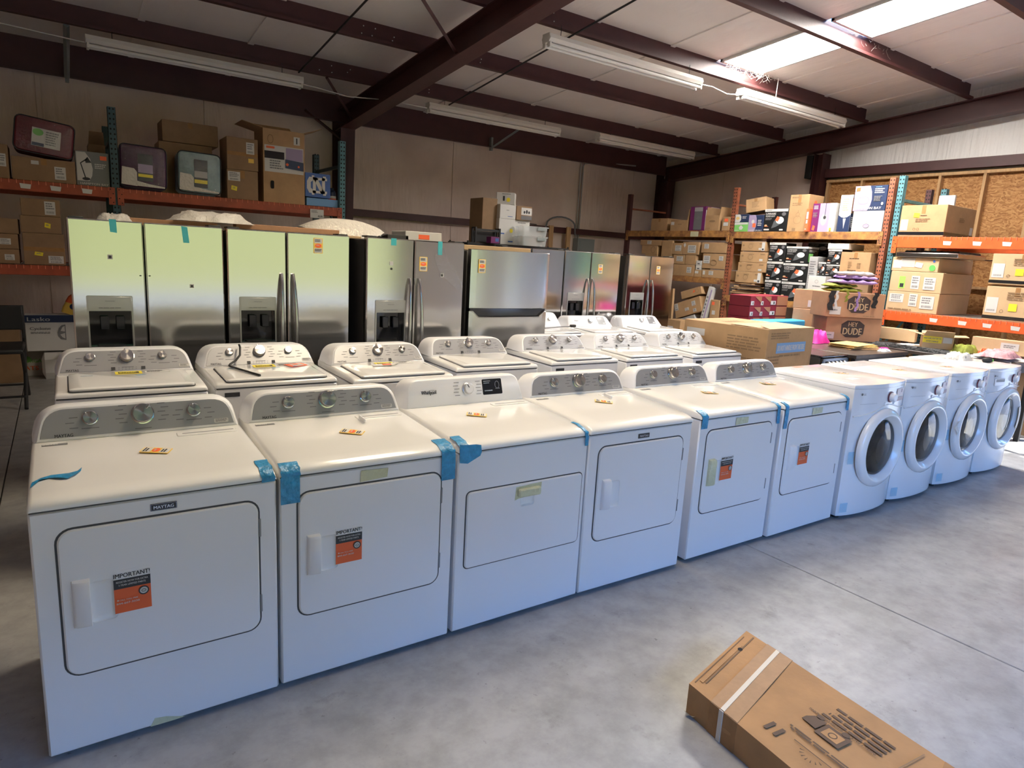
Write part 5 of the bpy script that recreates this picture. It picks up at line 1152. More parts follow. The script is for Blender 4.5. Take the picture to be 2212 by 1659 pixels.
# ---------------------------------------------------------------- right racks: cartons
gA, gB, gC = 'cartons on the far rusty rack bay', 'cartons on the near rusty rack bay', 'cartons on the orange rack'
z = 2.316
carton('brown carton at the far end of the top rusty shelf', .40, .42, .215, (9.30, 6.21, z), radians(-90), m='card', group=gA, items=(), sideR=[('print', 'ink_soft', 'e', .5, .55, .1, .2)])
onR(5.90, 5.52, z, 2.49, 'low brown carton with a white sticker on the far top shelf', group=gA, items=[('sticker', 'paper', 'r', .03, .55, .22, .85)]+T_(.45, .5, .7, .65, 1), flaps={'b': 80, 'r': 90}, d=.4)
carton('small brown carton standing behind the open one, far top shelf', .24, .25, .30, (9.62, 5.70, z), radians(-90), m='card', group=gA, items=[('sticker', 'paper', 'r', .55, .6, .78, .88)])
onR(5.48, 5.15, z, 2.71, 'purple and gray light carton on the far top shelf', m='purple_box', tape='', d=.34, group=gA, items=[('picture', 'screen_gray', 'r', .28, .03, .80, .97), ('print', 'pale_gray', 'r', .28, .80, .8, .96), ('picture', 'ink_gray', 'p', [(.4, .5), (.55, .6), (.7, .52), (.55, .45)])], sideR=[('print', 'paper', 'r', .0, .02, .98, .98), ('print', 'purple_box', 'r', .0, .85, .35, .98)])
onR(5.14, 4.86, z, 2.56, 'brown open-flapped carton with hand hole on the far top shelf', group=gA, d=.38, flaps={'l': 92, 'r': 88, 'b': 60}, items=[('hand_hole', 'ink_soft', 'e', .5, .62, .22, .07), ('lettering', 'ink_soft', 't', '112-B', .25, .15, .08, .26)])
onR(4.80, 4.645, z, 2.53, 'narrow brown carton with orange sticker beside the rack post', group=gA, d=.34, items=[('sticker', 'hot_orange', 'r', .3, .66, .75, .88), ('sticker', 'paper', 'r', .2, .35, .8, .6)], tape='')
z = 1.551
for a in ((6.45, 6.15, z, 1.90, 'brown carton under another at the far end, middle shelf', T_(.2, .3, .6, .6, 2)), (6.60, 6.085, 2.055, 2.15, 'flat brown carton highest at the far end, middle shelf', S(.35, .2, .55, .85)), (6.55, 6.16, 1.90, 2.053, 'brown carton with a round mark at the far end, middle shelf', [('print', 'ink_soft', 'o', .75, .5, .14, .4, .02)]),
    (6.06, 5.815, z, 2.148, 'tall plain carton standing on the middle shelf', ()), (5.735, 5.275, z, 1.745, 'long carton at the bottom, center of the middle shelf', S(.66, .3, .88, .8)), (5.76, 5.50, 1.75, 1.905, 'carton with white label, second tier of the middle shelf', S(.3, .3, .85, .85)), (5.49, 5.26, 1.75, 1.91, 'plain carton, second tier, right of the labelled one', ()),
    (5.805, 5.58, 1.912, 2.105, 'carton with half hidden label, third tier of the middle shelf', S(.3, .3, .9, .8)), (5.575, 5.225, 1.915, 2.125, 'carton with diamond sticker, third tier of the middle shelf', S(.35, .15, .85, .75)+[('sticker', 'paper', 'p', [(.14, .55), (.22, .75), (.14, .95), (.06, .75)])]), (5.265, 5.11, z, 1.667, 'small carton with white sticker low on the middle shelf', [('sticker', 'paper', 'r', .1, .5, .6, .85)]),
    (5.10, 4.645, z, 1.683, 'long low carton beside the post, middle shelf', [('sticker', 'paper', 'r', .05, .35, .15, .85)]+S(.32, .35, .52, .85)), (5.115, 4.645, 1.70, 1.945, 'carton with triangle print beside the post, middle shelf', S(.05, .35, .33, .85)+S(.72, .55, .90, .85)+[('print', 'ink_soft', 'o', .5, .4, .14, .2, .02)]), (5.165, 4.65, 1.955, 2.125, 'top long carton beside the post, middle shelf', S(.12, .4, .30, .85))):
    onR(a[0], a[1], a[2], a[3], a[4], group=gA, items=a[5], tape='', m='card', d=.42)
for k, zz in enumerate((1.69, 1.78)): carton('small white carton squeezed between stacks, %s of two' % ('lower' if k == 0 else 'upper'), .12, .1, .075, (9.1, 5.185, 1.668+.08*k), radians(-90), m='paper', tape='', group=gA, items=[('print', 'ink', 'r', .3, .2, .7, .4)])
# bottom of the far bay
base = MB()
def prop(label, yl, yr, z0, z1, roll, d=.3, **k):
    o = onR(yl, yr, z0, z1, label, d=d, x=9.02, **k); o.rotation_euler = (0, 0, radians(-90)); o.matrix_world = Matrix.Translation(o.location) @ Matrix.Rotation(radians(roll), 4, 'X') @ Matrix.Rotation(radians(-90), 4, 'Z'); return o
carton('brown carton on the floor, base of the tilted pile in the far bay', .78, .6, .62, (9.4, 5.28, 0), radians(-90), m='card', group=gA, tape='')
prop('white and gray carton lying tilted, lowest of the leaning pile', 5.55, 5.08, .70, .85, -19, m='pale_gray', tape='', group=gA, items=[('print', 'ink_gray', 'l', .1, .3, .9, .6, 2)])
prop('large brown carton tilted in the far bay with three white labels', 5.55, 4.97, .90, 1.16, -19, group=gA, tape='', items=S(.02, .5, .16, .95)+S(.40, .3, .55, .5)+S(.68, .5, .82, .8)+S(.70, .08, .82, .3))
prop('brown carton with a red mark, topmost of the tilted pile', 5.46, 5.02, 1.215, 1.345, -17, group=gA, tape='', items=[('print', 'orange_red', 'p', [(.58, .4), (.66, .8), (.72, .5)]), ('print', 'ink_soft', 'o', .8, .55, .08, .25, .01)])
o = prop('long white and blue carton leaning beside the rack post', 5.06, 4.97, .62, 1.42, 12, d=.1, m='paper', tape='', group=gA, items=[('print', 'lavender', 'r', .7, .05, 1, .95), ('print', 'ink_gray', 'l', .2, .1, .6, .8, 9)])
carton('small brown carton with orange sticker upright beside the rusty post', .18, .3, .30, (9.2, 4.755, .896), radians(-90), m='card', tape='', group=gA, items=[('sticker', 'hot_orange', 'r', .15, .72, .45, .9), ('sticker', 'paper', 'r', .25, .2, .6, .42)])
carton('plain brown carton standing under the orange stickered one', .20, .4, .895, (9.25, 4.765, 0), radians(-90), m='card_dark', tape='', group=gA)
o = board('brown cardboard board leaning at the far bay beside the last refrigerator', -.1, .1, -.02, .02, 0, 1.32); o.location = (8.98, 5.62, .0); o.rotation_euler = (0, .06, 1.2)
carton('pair of small brown cartons on the floor of the far bay', .3, .3, .20, (8.80, 5.25, .62), radians(-90), m='card', tape='', items=[('sticker', 'paper', 'r', .1, .15, .5, .45)]); bpy.data.objects[-1] if 0 else None
carton('brown carton standing before the tilted pile', .34, .34, .618, (8.80, 5.25, 0), radians(-90), m='card', tape='', group=gA)
# near bay, top shelf
z = 2.301
onR(4.553, 4.30, z, 2.442, 'small green and white carton on the near top shelf', m='green_card', tape='', d=.3, group=gB, items=[('print', 'paper', 'p', [(.0, .98), (.98, .98), (.98, .78), (.0, .72)]), ('print', 'paper', 'p', [(.35, .45), (.42, .2), (.58, .2), (.68, .45), (.5, .7)]), ('print', 'paper', 'l', .02, .05, .5, .15, 1)])
onR(4.552, 4.305, 2.444, 2.565, 'small navy and white light carton on the green one', m='navy', tape='', d=.28, group=gB, items=[('print', 'paper', 'p', [(.0, .0), (.36, .0), (.46, .3), (.46, .7), (.36, 1), (.0, 1)]), ('print', 'envelope', 'e', .2, .5, .14, .2), ('print', 'paper', 'l', .55, .4, .92, .75, 3)])
onR(4.292, 4.03, z, 2.55, 'navy light carton with an orange sticker beneath the tilted carton', m='navy', tape='', d=.3, group=gB, items=[('picture', 'lavender', 'p', [(.0, .0), (.42, .0), (.52, .25), (.56, .5), (.52, .8), (.45, 1), (.0, 1)]), ('print', 'paper', 'e', .30, .6, .1, .12), ('sticker', 'hot_orange', 'r', .30, .26, .5, .5), ('print', 'paper', 'l', .64, .3, .92, .7, 4), ('lettering', 'paper', 't', 'HAMPTON BAY', .52, .07, .09, .9)])
o = onR(4.40, 4.08, 2.575, 2.78, 'brown carton tilted on top of the small light cartons', d=.30, group=gB, items=[('print', 'ink_soft', 'l', .3, .3, .7, .75, 5), ('print', 'ink_soft', 'o', .5, .87, .05, .08, .01), ('print', 'ink_soft', 'l', .25, .08, .75, .14, 1)], tape='v'); o.matrix_world = Matrix.Translation((o.location.x+.02, o.location.y-.01, 2.60)) @ Matrix.Rotation(radians(-9), 4, 'X') @ Matrix.Rotation(radians(-78), 4, 'Z')
def flood(yl, yr, z0, z1, label, d=.26, x=RX, sticker=True, green=False, half=False):
    it = [('print', 'paper', 'r', .0, .885, 1, 1), ('print', 'ink', 'l', .06, .92, .35, .96, 1), ('lettering', 'paper', 't', 'LUMINAIRE', .28, .79, .085, .44), ('lettering', 'paper', 't', 'FLOOD LIGHT', .27, .685, .075, .40), ('print', 'silver_print', 'l', .06, .50, .38, .60, 3), ('print', 'screen_gray', 'e', .84, .77, .09, .08),
        ('picture', 'lens_gray', 'p', [(.36, .14), (.54, .20), (.80, .36), (.55, .62), (.44, .44)]), ('picture', 'enamel', 'e', .70, .50, .17, .155, 20), ('print', 'card_pale', 'e', .11, .27, .06, .045), ('print', 'orange_red', 'l', .05, .2, .3, .24, 1), ('print', 'paper', 'rr', .04, .055, .28, .125, .008), ('print', 'paper', 'rr', .72, .05, .88, .115, .008)]
    if sticker: it.append(('sticker', 'hot_orange', 'p', [(.50, .50), (.62, .44), (.70, .62), (.58, .68)]))
    s = [('print', 'paper', 'r', 0, .885, 1, 1), ('print', 'green_card', 'r', .1, .1, .5, .6), ('print', 'paper', 'l', .1, .65, .8, .8, 2)] if green else []
    return onR(yl, yr, z0, z1, label, d=d, x=x, m='black_card', tape='', name='light_box', group='black flood light cartons', items=it, sideR=s)
flood(4.02, 3.63, z, 2.632, 'black flood light carton with orange sticker on the near top shelf')
onR(3.62, 3.315, z, 2.825, 'tall brown carton with lantern drawing on the near top shelf', group=gB, d=.36, items=[('print', 'ink_soft', 'l', .1, .86, .6, .95, 1), ('print', 'ink_soft', 'l', .15, .68, .7, .78, 2), ('print', 'ink_soft', 'o', .5, .32, .2, .11, .012), ('print', 'ink_soft', 'o', .5, .46, .1, .06, .012), ('print', 'ink_soft', 'r', .49, .5, .51, .58), ('print', 'ink_soft', 'r', .28, .02, .46, .10)], sideR=[('sticker', 'hot_orange', 'e', .45, .8, .1, .05)])
onR(3.30, 3.255, z, 2.62, 'narrow orange and white carton between taller cartons', m='hot_orange', tape='', d=.2, x=RX-.06, group=gB, items=[('print', 'paper', 'r', .25, .55, .85, .85), ('print', 'paper', 'r', .3, .35, .8, .5), ('print', 'paper', 'l', .2, .05, .8, .12, 1)])
onR(3.24, 2.895, z, 2.69, 'burgundy and white pendant light carton on the near top shelf', m='paper', tape='', d=.24, group=gB, items=[('print', 'purple_box', 'r', 0, 0, .31, 1), ('picture', 'lavender', 'r', .31, .0, .75, 1), ('picture', 'pale_gray', 'e', .52, .42, .13, .2), ('print', 'ink', 'r', .55, .55, .57, 1), ('print', 'ink', 'e', .56, .5, .06, .06), ('print', 'paper', 'l', .05, .78, .28, .92, 3), ('print', 'silver_print', 'l', .04, .5, .25, .68, 5), ('sticker', 'hot_orange', 'p', [(.06, .07), (.16, .04), (.2, .2), (.1, .23)]), ('sticker', 'yellow', 'r', .82, .04, .9, .14)])
onR(2.85, 2.68, z, 2.79, 'tall white and navy light carton with chandelier print', m='paper', tape='', d=.2, group=gB, items=[('picture', 'card_pale', 'l', .25, .55, .75, .9, 6), ('print', 'navy', 'p', [(0, 0), (1, 0), (1, .46), (.75, .40), (.5, .38), (.25, .40), (0, .46)]), ('print', 'paper_gray', 'p', [(.42, .36), (.66, .36), (.55, .08)])], sideR=[('print', 'navy', 'r', 0, 0, 1, .5), ('print', 'card_red', 'r', .0, .5, 1, .92), ('print', 'paper', 'l', .1, .1, .9, .4, 6)])
onR(2.645, 2.235, z, 2.572, 'light gray carton with a small lamp print, near top shelf', m='pale_gray', tape='', d=.36, group=gB, items=[('print', 'paper_gray', 'r', .33, .55, .68, .92), ('print', 'ink', 'o', .48, .28, .10, .10, .008), ('print', 'lavender', 'e', .48, .28, .09, .09), ('print', 'ink_gray', 'r', .477, .38, .483, .5)])
onR(2.66, 2.235, 2.575, 2.895, 'lavender and navy chandelier carton topmost beside the blue-green post', m='navy', tape='', d=.34, group=gB, items=[('picture', 'lavender', 'p', [(0, .0), (.45, .0), (.53, .2), (.56, .45), (.53, .75), (.46, 1), (0, 1)]), ('print', 'ink_gray', 'o', .30, .42, .17, .17, .008), ('print', 'ink_gray', 'r', .13, .28, .47, .29), ('print', 'ink_gray', 'r', .13, .52, .47, .53), ('print', 'ink_gray', 'o', .26, .72, .05, .1, .006), ('print', 'paper', 'e', .30, .42, .11, .08), ('sticker', 'hot_orange', 'p', [(.04, .78), (.16, .8), (.165, .95), (.045, .93)]), ('print', 'paper', 'l', .62, .66, .95, .88, 3), ('print', 'silver_print', 'l', .62, .36, .9, .58, 5), ('print', 'sky_blue', 'l', .64, .9, .9, .95, 1), ('lettering', 'paper', 't', 'HAMPTON BAY', .46, .10, .10, .86), ('print', 'paper', 'e', .9, .27, .035, .06)])
# near bay, lower shelf
z = 1.297
zz = z
for k, (a, b_, z0, z1, n_) in enumerate(((4.42, 3.945, 1.515, 1.685, 'lowest'), (4.395, 3.885, 1.687, 1.83, 'second'), (4.38, 3.89, 1.834, 1.992, 'third'), (4.375, 3.94, 2.005, 2.148, 'topmost'))):
    onR(a, b_, z0, z1, 'brown chair carton with line drawings, %s of the stack of four' % n_, d=.36, tape='', group='brown cartons with line drawings', items=[('print', 'ink_soft', 'e', .1, .6, .04, .1), ('print', 'ink_soft', 'o', .4, .5, .09, .25, .01), ('print', 'ink_soft', 'r', .32, .75, .52, .8), ('print', 'ink_soft', 'l', .76, .6, .92, .85, 1), ('sticker', 'paper_gray', 'r', .74, .15, .86, .35)]+([('sticker', 'paper', 'r', .86, .06, .985, .94), ('print', 'ink', 'r', .88, .12, .95, .3)] if k in (0, 3) else []))
for k in range(6):
    o = MB().rbox(-.26, -.25, 0, .26, .25, .018, .002, Matrix.Rotation(radians((-1)**k*2.5*k), 4, 'Z')).build('flattened_carton', 'card', smooth=0); o.location = (9.36-.05*(k % 2), 4.22+.015*(k % 3), z+.001+k*.036); tag(o, 'flattened brown carton under the stack of four, %s of its pile' % ('lowest', 'second', 'third', 'fourth', 'fifth', 'topmost')[k], 'cardboard', 'flattened cartons in one pile')
    o.rotation_euler = (0, radians(2 if k % 2 else 0), 0)
for a, b_, z0, z1, lb, kw in ((3.87, 3.60, 1.31, 1.583, 'black flood light carton, lowest row, far column', {}), (3.585, 3.20, 1.31, 1.575, 'black flood light carton, lowest row, near column', {}), (3.873, 3.60, 1.586, 1.86, 'black flood light carton, middle row, far column', {}), (3.595, 3.20, 1.578, 1.846, 'black flood light carton, middle row, near column', dict(green=True)), (3.866, 3.59, 1.863, 2.14, 'black flood light carton, top row, far column', {}), (3.575, 3.225, 1.85, 2.09, 'black flood light carton, top row, near column, no sticker', dict(sticker=False, green=True)),
    (2.92, 2.72, 1.70, 1.853, 'small black flood light carton, middle of the near end stack', {}), (2.92, 2.72, 1.857, 2.06, 'small black flood light carton, upper of the near end stack', {}), (3.04, 2.925, 1.70, 1.88, 'narrow black flood light carton beside the near end stack', {})):
    flood(a, b_, z0 if z0 > 1.32 else z+.001, z1, lb, **kw)
carton('plain dark carton under the small flood light cartons', .34, .3, .395, (9.28, 2.89, z), radians(-90), m='black_card', tape='', group=gB)
onR(3.19, 3.06, z, 1.955, 'gray and white carton with fine print between the flood light stacks', m='pale_gray', tape='', d=.3, group=gB, items=[('print', 'ink_gray', 'l', .15, .1, .85, .9, 16)], sideR=[('print', 'paper', 'r', 0, 0, 1, .75)])
carton('white carton with a small drawing below the flood light cartons', .26, .2, .39, (9.02, 2.955, z), radians(-90), m='paper', tape='', group=gB, items=[('print', 'ink_gray', 'o', .5, .8, .1, .06, .01), ('print', 'ink_gray', 'l', .3, .6, .8, .65, 1)])
onR(2.94, 2.64, 2.063, 2.142, 'flat white carton on top of the near end stack', m='paper', tape='', d=.4, group=gB, items=[('print', 'tag_yellow', 'l', .2, .2, .5, .3, 1)])
onR(2.71, 2.30, 1.712, 2.03, 'square brown carton with side text at the near end', d=.42, x=RX-.03, group=gB, items=[('print', 'ink_brown', 'l', .3, .68, .72, .75, 1), ('print', 'ink_soft', 'l', .28, .3, .42, .6, 4), ('print', 'ink_soft', 'l', .58, .3, .72, .55, 4), ('print', 'ink_brown', 'l', .28, .2, .6, .25, 1), ('seam', 'card_edge', 'p', [(.0, .16), (.7, .2), (1, .17), (1, .18), (.7, .21), (0, .17)])])
carton('brown carton supporting the square carton at the near end', .42, .5, .412, (9.3, 2.5, z), radians(-90), m='card_dark', group=gB)
flood(3.55, 3.2, 2.0, 2.18, 'dark flood light carton at the back of the near bay', x=9.55, sticker=False); bpy.data.objects['light_box'] if 0 else None
carton('dark carton stack base at the back of the near bay', .8, .3, .70, (9.70, 3.3, z), radians(-90), m='black_card', tape='', group=gB)
# orange rack
z = 2.243
carton('large brown carton with yellow sticker on the top orange shelf', .535, .80, .385, (9.46, 1.757, z), radians(-90), m='card', group=gC, items=[('tape', 'screen', 'r', .0, .055, 1, .155), ('sticker', 'paper', 'r', .03, .2, .19, .55), ('sticker', 'yellow', 'p', [(.29, .62), (.42, .60), (.43, .74), (.30, .76)]), ('print', 'ink_brown', 'l', .45, .64, .63, .68, 1), ('print', 'ink_soft', 'l', .35, .45, .7, .58, 3), ('print', 'ink_brown', 'o', .35, .24, .03, .04, .006), ('print', 'ink_brown', 'o', .43, .24, .03, .04, .006)], sideR=[('tape', 'screen', 'r', .0, .055, 1, .155), ('print', 'ink_soft', 'l', .45, .5, .65, .65, 3), ('sticker', 'paper', 'r', .86, .15, .96, .4)])
carton('white carton behind the brace at the top of the orange rack', .2, .04, .6, (10.05, 1.94, z), radians(-90), m='paper', tape='', group=gC)
ct = empty('cooktop', 'stainless gas cooktop resting on cartons under the orange beam', 'cooktop', (9.42, 1.628, 1.99), radians(-90))
MB().rbox(-.36, -.40, 0, .36, .38, .055, .006).build('tray', 'steel_soft', ct); MB().rbox(-.34, -.37, .055, .34, .35, .062, .003).build('top_plate', 'steel_dark', ct)
for u in (-.2, .02, .22):
    g = MB()
    for k in range(4): g.box(u-.09+k*.06, -.3, .075, u-.08+k*.06, .3, .087)
    for v in (-.3, 0, .29): g.box(u-.1, v, .062, u+.11, v+.012, .08)
    g.build('grate', 'black_metal', ct, smooth=0)
onR(2.025, 1.405, 1.303, 1.555, 'brown carton with three white labels, lowest under the cooktop', d=.85, group=gC, m='card_pale', tape='', items=S(.05, .45, .33, .88)+S(.44, .3, .60, .92)+S(.66, .22, .92, .85)+T_(.05, .05, .6, .15, 1))
onR(2.02, 1.40, 1.558, 1.81, 'brown carton with a green label, second under the cooktop', d=.85, group=gC, m='card_pale', tape='', items=[('sticker', 'lime', 'r', .18, .15, .30, .75), ('print', 'ink', 'r', .205, .2, .28, .4)]+S(.42, .15, .58, .8)+S(.66, .15, .88, .75))
onR(2.03, 1.475, 1.813, 1.985, 'worn brown carton with round green dot, just under the cooktop', d=.95, group=gC, m='card_pale', tape='', items=[('sticker', 'paper', 'r', .03, .2, .22, .8), ('sticker', 'clear_plastic', 'r', .2, .3, .5, .95), ('sticker', 'paper', 'p', [(.5, .35), (.66, .25), (.68, .6), (.53, .68)]), ('sticker', 'green_dot', 'e', .88, .3, .065, .22), ('sticker', 'unc_blue', 'e', .9, .78, .025, .1)])
for z0, z1, lb in ((1.303, 1.69, 'lower'), (1.715, 2.06, 'upper')):
    onR(.915, .30, z0, z1, 'brown carton with black tape and yellow sticker, %s of two at the right edge' % lb, d=.6, group=gC, m='card_pale', items=[('tape', 'screen', 'r', .0, .04, 1, .14), ('sticker', 'paper', 'r', .03, .22, .22, .68), ('print', 'ink_gray', 'b', .06, .27, .19, .32), ('sticker', 'yellow', 'r', .40, .30, .53, .52), ('print', 'ink_soft', 'l', .35, .6, .8, .85, 4), ('print', 'ink_brown', 'o', .3, .28, .03, .05, .006)])
for k in range(2):
    board('flattened carton between the two cartons at the right edge, %s sheet' % ('lower' if k == 0 else 'upper'), 9.1, 9.6, .3, .9, 1.691+.012*k, .010, 'card')
board('pale folded carton lying under the lower orange shelf', 9.3, 10.0, .2, 1.5, .0, .86, 'card_dark')
# ---------------------------------------------------------------- ranges, tables and what lies on them
def stove(label, x0, x1, y0, y1, z1):
    r_ = empty('range', label, 'range', ((x0+x1)/2, y0, 0)); w = x1-x0; d = y1-y0
    MB().rbox(-w/2, .02, .03, w/2, d, z1-.02, .005).build('cabinet', 'cabinet_gray', r_); MB().rbox(-w/2, 0, z1-.02, w/2, d, z1, .006).build('cooktop_glass', 'stone_dark', r_)
    MB().rbox(-w/2+.01, -.01, .18, w/2-.01, .02, z1-.14, .006).build('oven_door', 'screen', r_); MB().rbox(-w/2, -.012, z1-.13, w/2, .02, z1-.022, .006).build('control_panel', 'screen', r_)
    MB().tube([(-w/2+.06, -.045, z1-.18), (w/2-.06, -.045, z1-.18)], .012, 8).build('handle', 'steel_soft', r_)
    for k in range(5): MB().lathe([(.02, 0), (.018, .022)], 14, front((-w/2+.1+k*(w-.2)/4, -.012, z1-.075))).build('knob', 'chrome', r_)
    MB().box(-w/2+.02, .05, 0, w/2-.02, d-.05, .03).build('toe_grille', 'rubber', r_, smooth=0)
    return r_
s_ = stove('black glass-top range with dusty top beside the large carton', 6.475, 6.965, 1.30, 1.93, .90)
MB().plate(top((0, .33, .90)), [(-.24, -.30), (.24, -.30), (.24, .28), (-.24, .28)], 0, .001).build('cardboard_cover', 'table_brown', s_, smooth=0)
def table(label, x0, x1, y0, y1, z1, m):
    r_ = empty('table', label, 'table', ((x0+x1)/2, (y0+y1)/2, 0)); w = (x1-x0)/2; d = (y1-y0)/2
    MB().rbox(-w, -d, z1-.04, w, d, z1, .004).build('tabletop', m, r_)
    for sx in (-1, 1):
        for sy in (-1, 1): MB().rbox(sx*(w-.04)-.025, sy*(d-.04)-.025, 0, sx*(w-.04)+.025, sy*(d-.04)+.025, z1-.04, .004).build('leg', 'black_metal', r_)
    MB().rbox(-w+.03, -d+.02, z1-.12, w-.03, -d+.035, z1-.04, .002).build('apron', 'black_metal', r_, smooth=0)
    return r_
table('black table holding the brown shoe cartons', 7.0, 8.12, 1.23, 2.0, .90, 'table_brown')
table('black table at the back under the small red cartons', 7.1, 8.75, 2.04, 3.35, .90, 'stone_dark')
table('long table covered with black and white cloth before the orange rack', 8.16, 8.92, .25, 2.02, .915, 'table_brown')
o = carton('large brown carton with blue warning strip beside the last second row washer', .86, .96, 1.18, (5.99, 1.86, 0), radians(4), m='card', tape='', name='appliance_box', side=[('sticker', 'paper_gray', 'r', .04, .875, .27, .935), ('print', 'ink_soft', 'l', .55, .80, .95, .92, 5), ('print', 'ink_soft', 'l', .66, .60, .95, .75, 6), ('print', 'ink_soft', 'o', .25, .7, .06, .05, .01)],
    items=[('print', 'sky_blue', 'r', .20, .80, .83, .885), ('lettering', 'paper_gray', 't', 'DO NOT HANDLE FROM THIS SIDE', .515, .842, .045, .58), ('print', 'ink_soft', 'l', .06, .91, .5, .97, 3), ('print', 'ink_soft', 'l', .28, .755, .78, .785, 1), ('print', 'ink_soft', 'l', .04, .70, .3, .78, 3), ('print', 'case_blue', 'p', [(.42, .55), (.66, .55), (.60, .67), (.42, .67)])])
deco(o, top((0, 0, 1.18)), [('print', 'ink_soft', 'l', -.2, .1, .2, .2, 2), ('print', 'ink_soft', 'l', -.3, -.1, .2, .0, 2)], .001)
MB().plate(frame((-.43, -.48, 1.18), (1, 0, 0), (0, cos(.16), sin(.16))), [(.02, .0), (.55, .0), (.50, .18), (.05, .12)], 0, .004).build('flap', 'card_pale', o, smooth=0)
MB().plate(frame((.43, -.48, 1.182), (-1, 0, 0), (0, cos(.02), sin(.02))), [(.01, .0), (.84, .0), (.84, .42), (.01, .42)], 0, .003).build('flap', 'card_pale', o, smooth=0)
HL = lambda cu, cv, k: [('logo', 'hd_logo', 'p', [(cu-.15*k, cv-.14*k), (cu-.08*k, cv-.26*k), (cu+.08*k, cv-.26*k), (cu+.15*k, cv-.14*k), (cu+.155*k, cv+.14*k), (cu+.08*k, cv+.26*k), (cu-.08*k, cv+.26*k), (cu-.155*k, cv+.14*k)]), ('lettering', 'card_pale', 't', 'HEY', cu, cv+.145*k, .13*k, .12*k), ('lettering', 'card_pale', 't', 'DUDE', cu, cv-.075*k, .21*k, .25*k)]
hx, hy, ha = 8.31, 2.11, radians(-31)
gs = 'shoe cartons with dark round logo'
carton('brown shoe carton with dark logo, lower of the pair at the table',   .71, .36, .293, (hx, hy, .917), ha, m='card_red', tape='', group=gs, items=HL(.48, .52, 1.35)+[('sticker', 'pink_display', 'r', .01, .08, .16, .36), ('print', 'ink_gray', 'l', .03, .18, .14, .26, 1)], name='shoe_carton')
carton('brown shoe carton with dark logo, upper one under the clothing pile', .74, .37, .30, (hx-.045, hy+.0, 1.212), ha+.02, m='card_red', tape='', group=gs, items=HL(.55, .54, 1.3)+[('sticker', 'paper', 'r', .06, .1, .25, .42), ('print', 'ink_gray', 'l', .09, .22, .22, .3, 1), ('print', 'ink_soft', 'l', .65, .05, .95, .09, 1)], name='shoe_carton')
for k, z0 in enumerate((.901, 1.255)):
    carton('brown shoe carton turned sideways behind the logo cartons, %s' % ('lower' if k == 0 else 'upper'), .40, .28, .35 if k == 0 else .25, (8.44, 2.70+.01*k, z0), radians(-62), m='card_red', tape='', group=gs, items=[('sticker', 'pink_display', 'r', .45, .1, .95, .45)] if k else (), name='shoe_carton')
for i, (x, w, n_) in enumerate(((7.56, .225, 'far'), (7.79, .235, 'middle'), (8.155, .40, 'near'))):
    for j in range(3):
        carton('small dark red shoe carton, %s row, %s column' % (('bottom', 'middle', 'top')[j], n_), w, .33, .135, (x-(.0 if i < 2 else .04), 3.09+.02*i, .982+.0+.1375*j+(.005 if i == 2 else 0)), 0, m='wine_box', tape='', group='small dark red shoe cartons', name='shoe_box',
            items=[('sticker', 'paper', 'r', .05, .12, .32, .5), ('print', 'ink', 'r', .2, .18, .26, .42), ('print', 'wine_print', 'p', [(.4, .9), (1, .35), (1, .95), (.4, .95)] if i < 2 else [(.38, .05), (.98, .05), (.98, .95), (.38, .95)])])
carton('flat brown tray carton under the small dark red shoe cartons', .95, .36, .078, (7.90, 3.11, .902), 0, m='card', tape='')
cs = empty('tool_case', 'bright blue plastic case before the small red cartons', 'case', (7.78, 2.72, .901))
MB().rbox(-.46, -.1, 0, .46, .1, .20, .012).build('shell', 'case_blue', cs); MB().rbox(-.46, -.104, .12, .46, .104, .205, .014).build('lid', 'case_blue', cs); MB().rbox(-.03, -.115, .05, .16, -.104, .105, .005).build('latch', 'screen', cs)
crumple('open brown paper bag by the near rusty bay', .38, .26, .16, (7.22, 2.95, .903), 'card', 21, 'paper_bag', 'bag')
def folded(label, m, w, d, t, loc, rz, sd):
    rnd = random.Random(sd); n = 14; L = []
    for i in range(n+1):
        u = -1+2*i/n; k = (1-abs(u)**6)**.5 if abs(u) < 1 else .12; sec = []
        wob = .010*sin(i*1.7+sd)
        for q in range(14):
            a_ = 2*pi*q/14; cx, sx = cos(a_), sin(a_)
            yy = d/2*(abs(cx)**.45)*(1 if cx > 0 else -1)*(.95+.05*k); zz = t/2+t/2*(abs(sx)**.6)*(1 if sx > 0 else -1)*max(.2, k)
            sec.append((u*w/2, yy+rnd.uniform(-.006, .006), max(0, zz+(wob+rnd.uniform(-.006, .006) if sx > .1 else 0))))
        L.append(sec)
    o = MB().loft(L).build('folded_garment', m, smooth=70); o.location = loc; o.rotation_euler = (0, 0, rz); return tag(o, label, 'clothing', 'folded garments on the shoe carton')
zz_ = 1.514
for k, (m_, w, d, t, dx, lb) in enumerate((('olive_cloth', .40, .26, .045, -.10, 'lime green folded garment lowest on the shoe carton'), ('olive_cloth', .34, .25, .035, -.14, 'lime green folded garment with its edge showing, second in the pile'), ('lavender_cloth', .50, .30, .05, .02, 'lavender folded garment lying over the green ones'), ('lavender_cloth', .44, .28, .04, .06, 'lavender folded garment, second from the top of the pile'), ('film_white', .40, .27, .035, .04, 'folded garment in a pale plastic sleeve on top of the pile'))):
    folded(lb, m_, w, d, t, (hx-.045+dx*cos(ha), hy-dx*sin(-ha), zz_), ha+.12*sin(k*2), k+3); zz_ += t*1.25
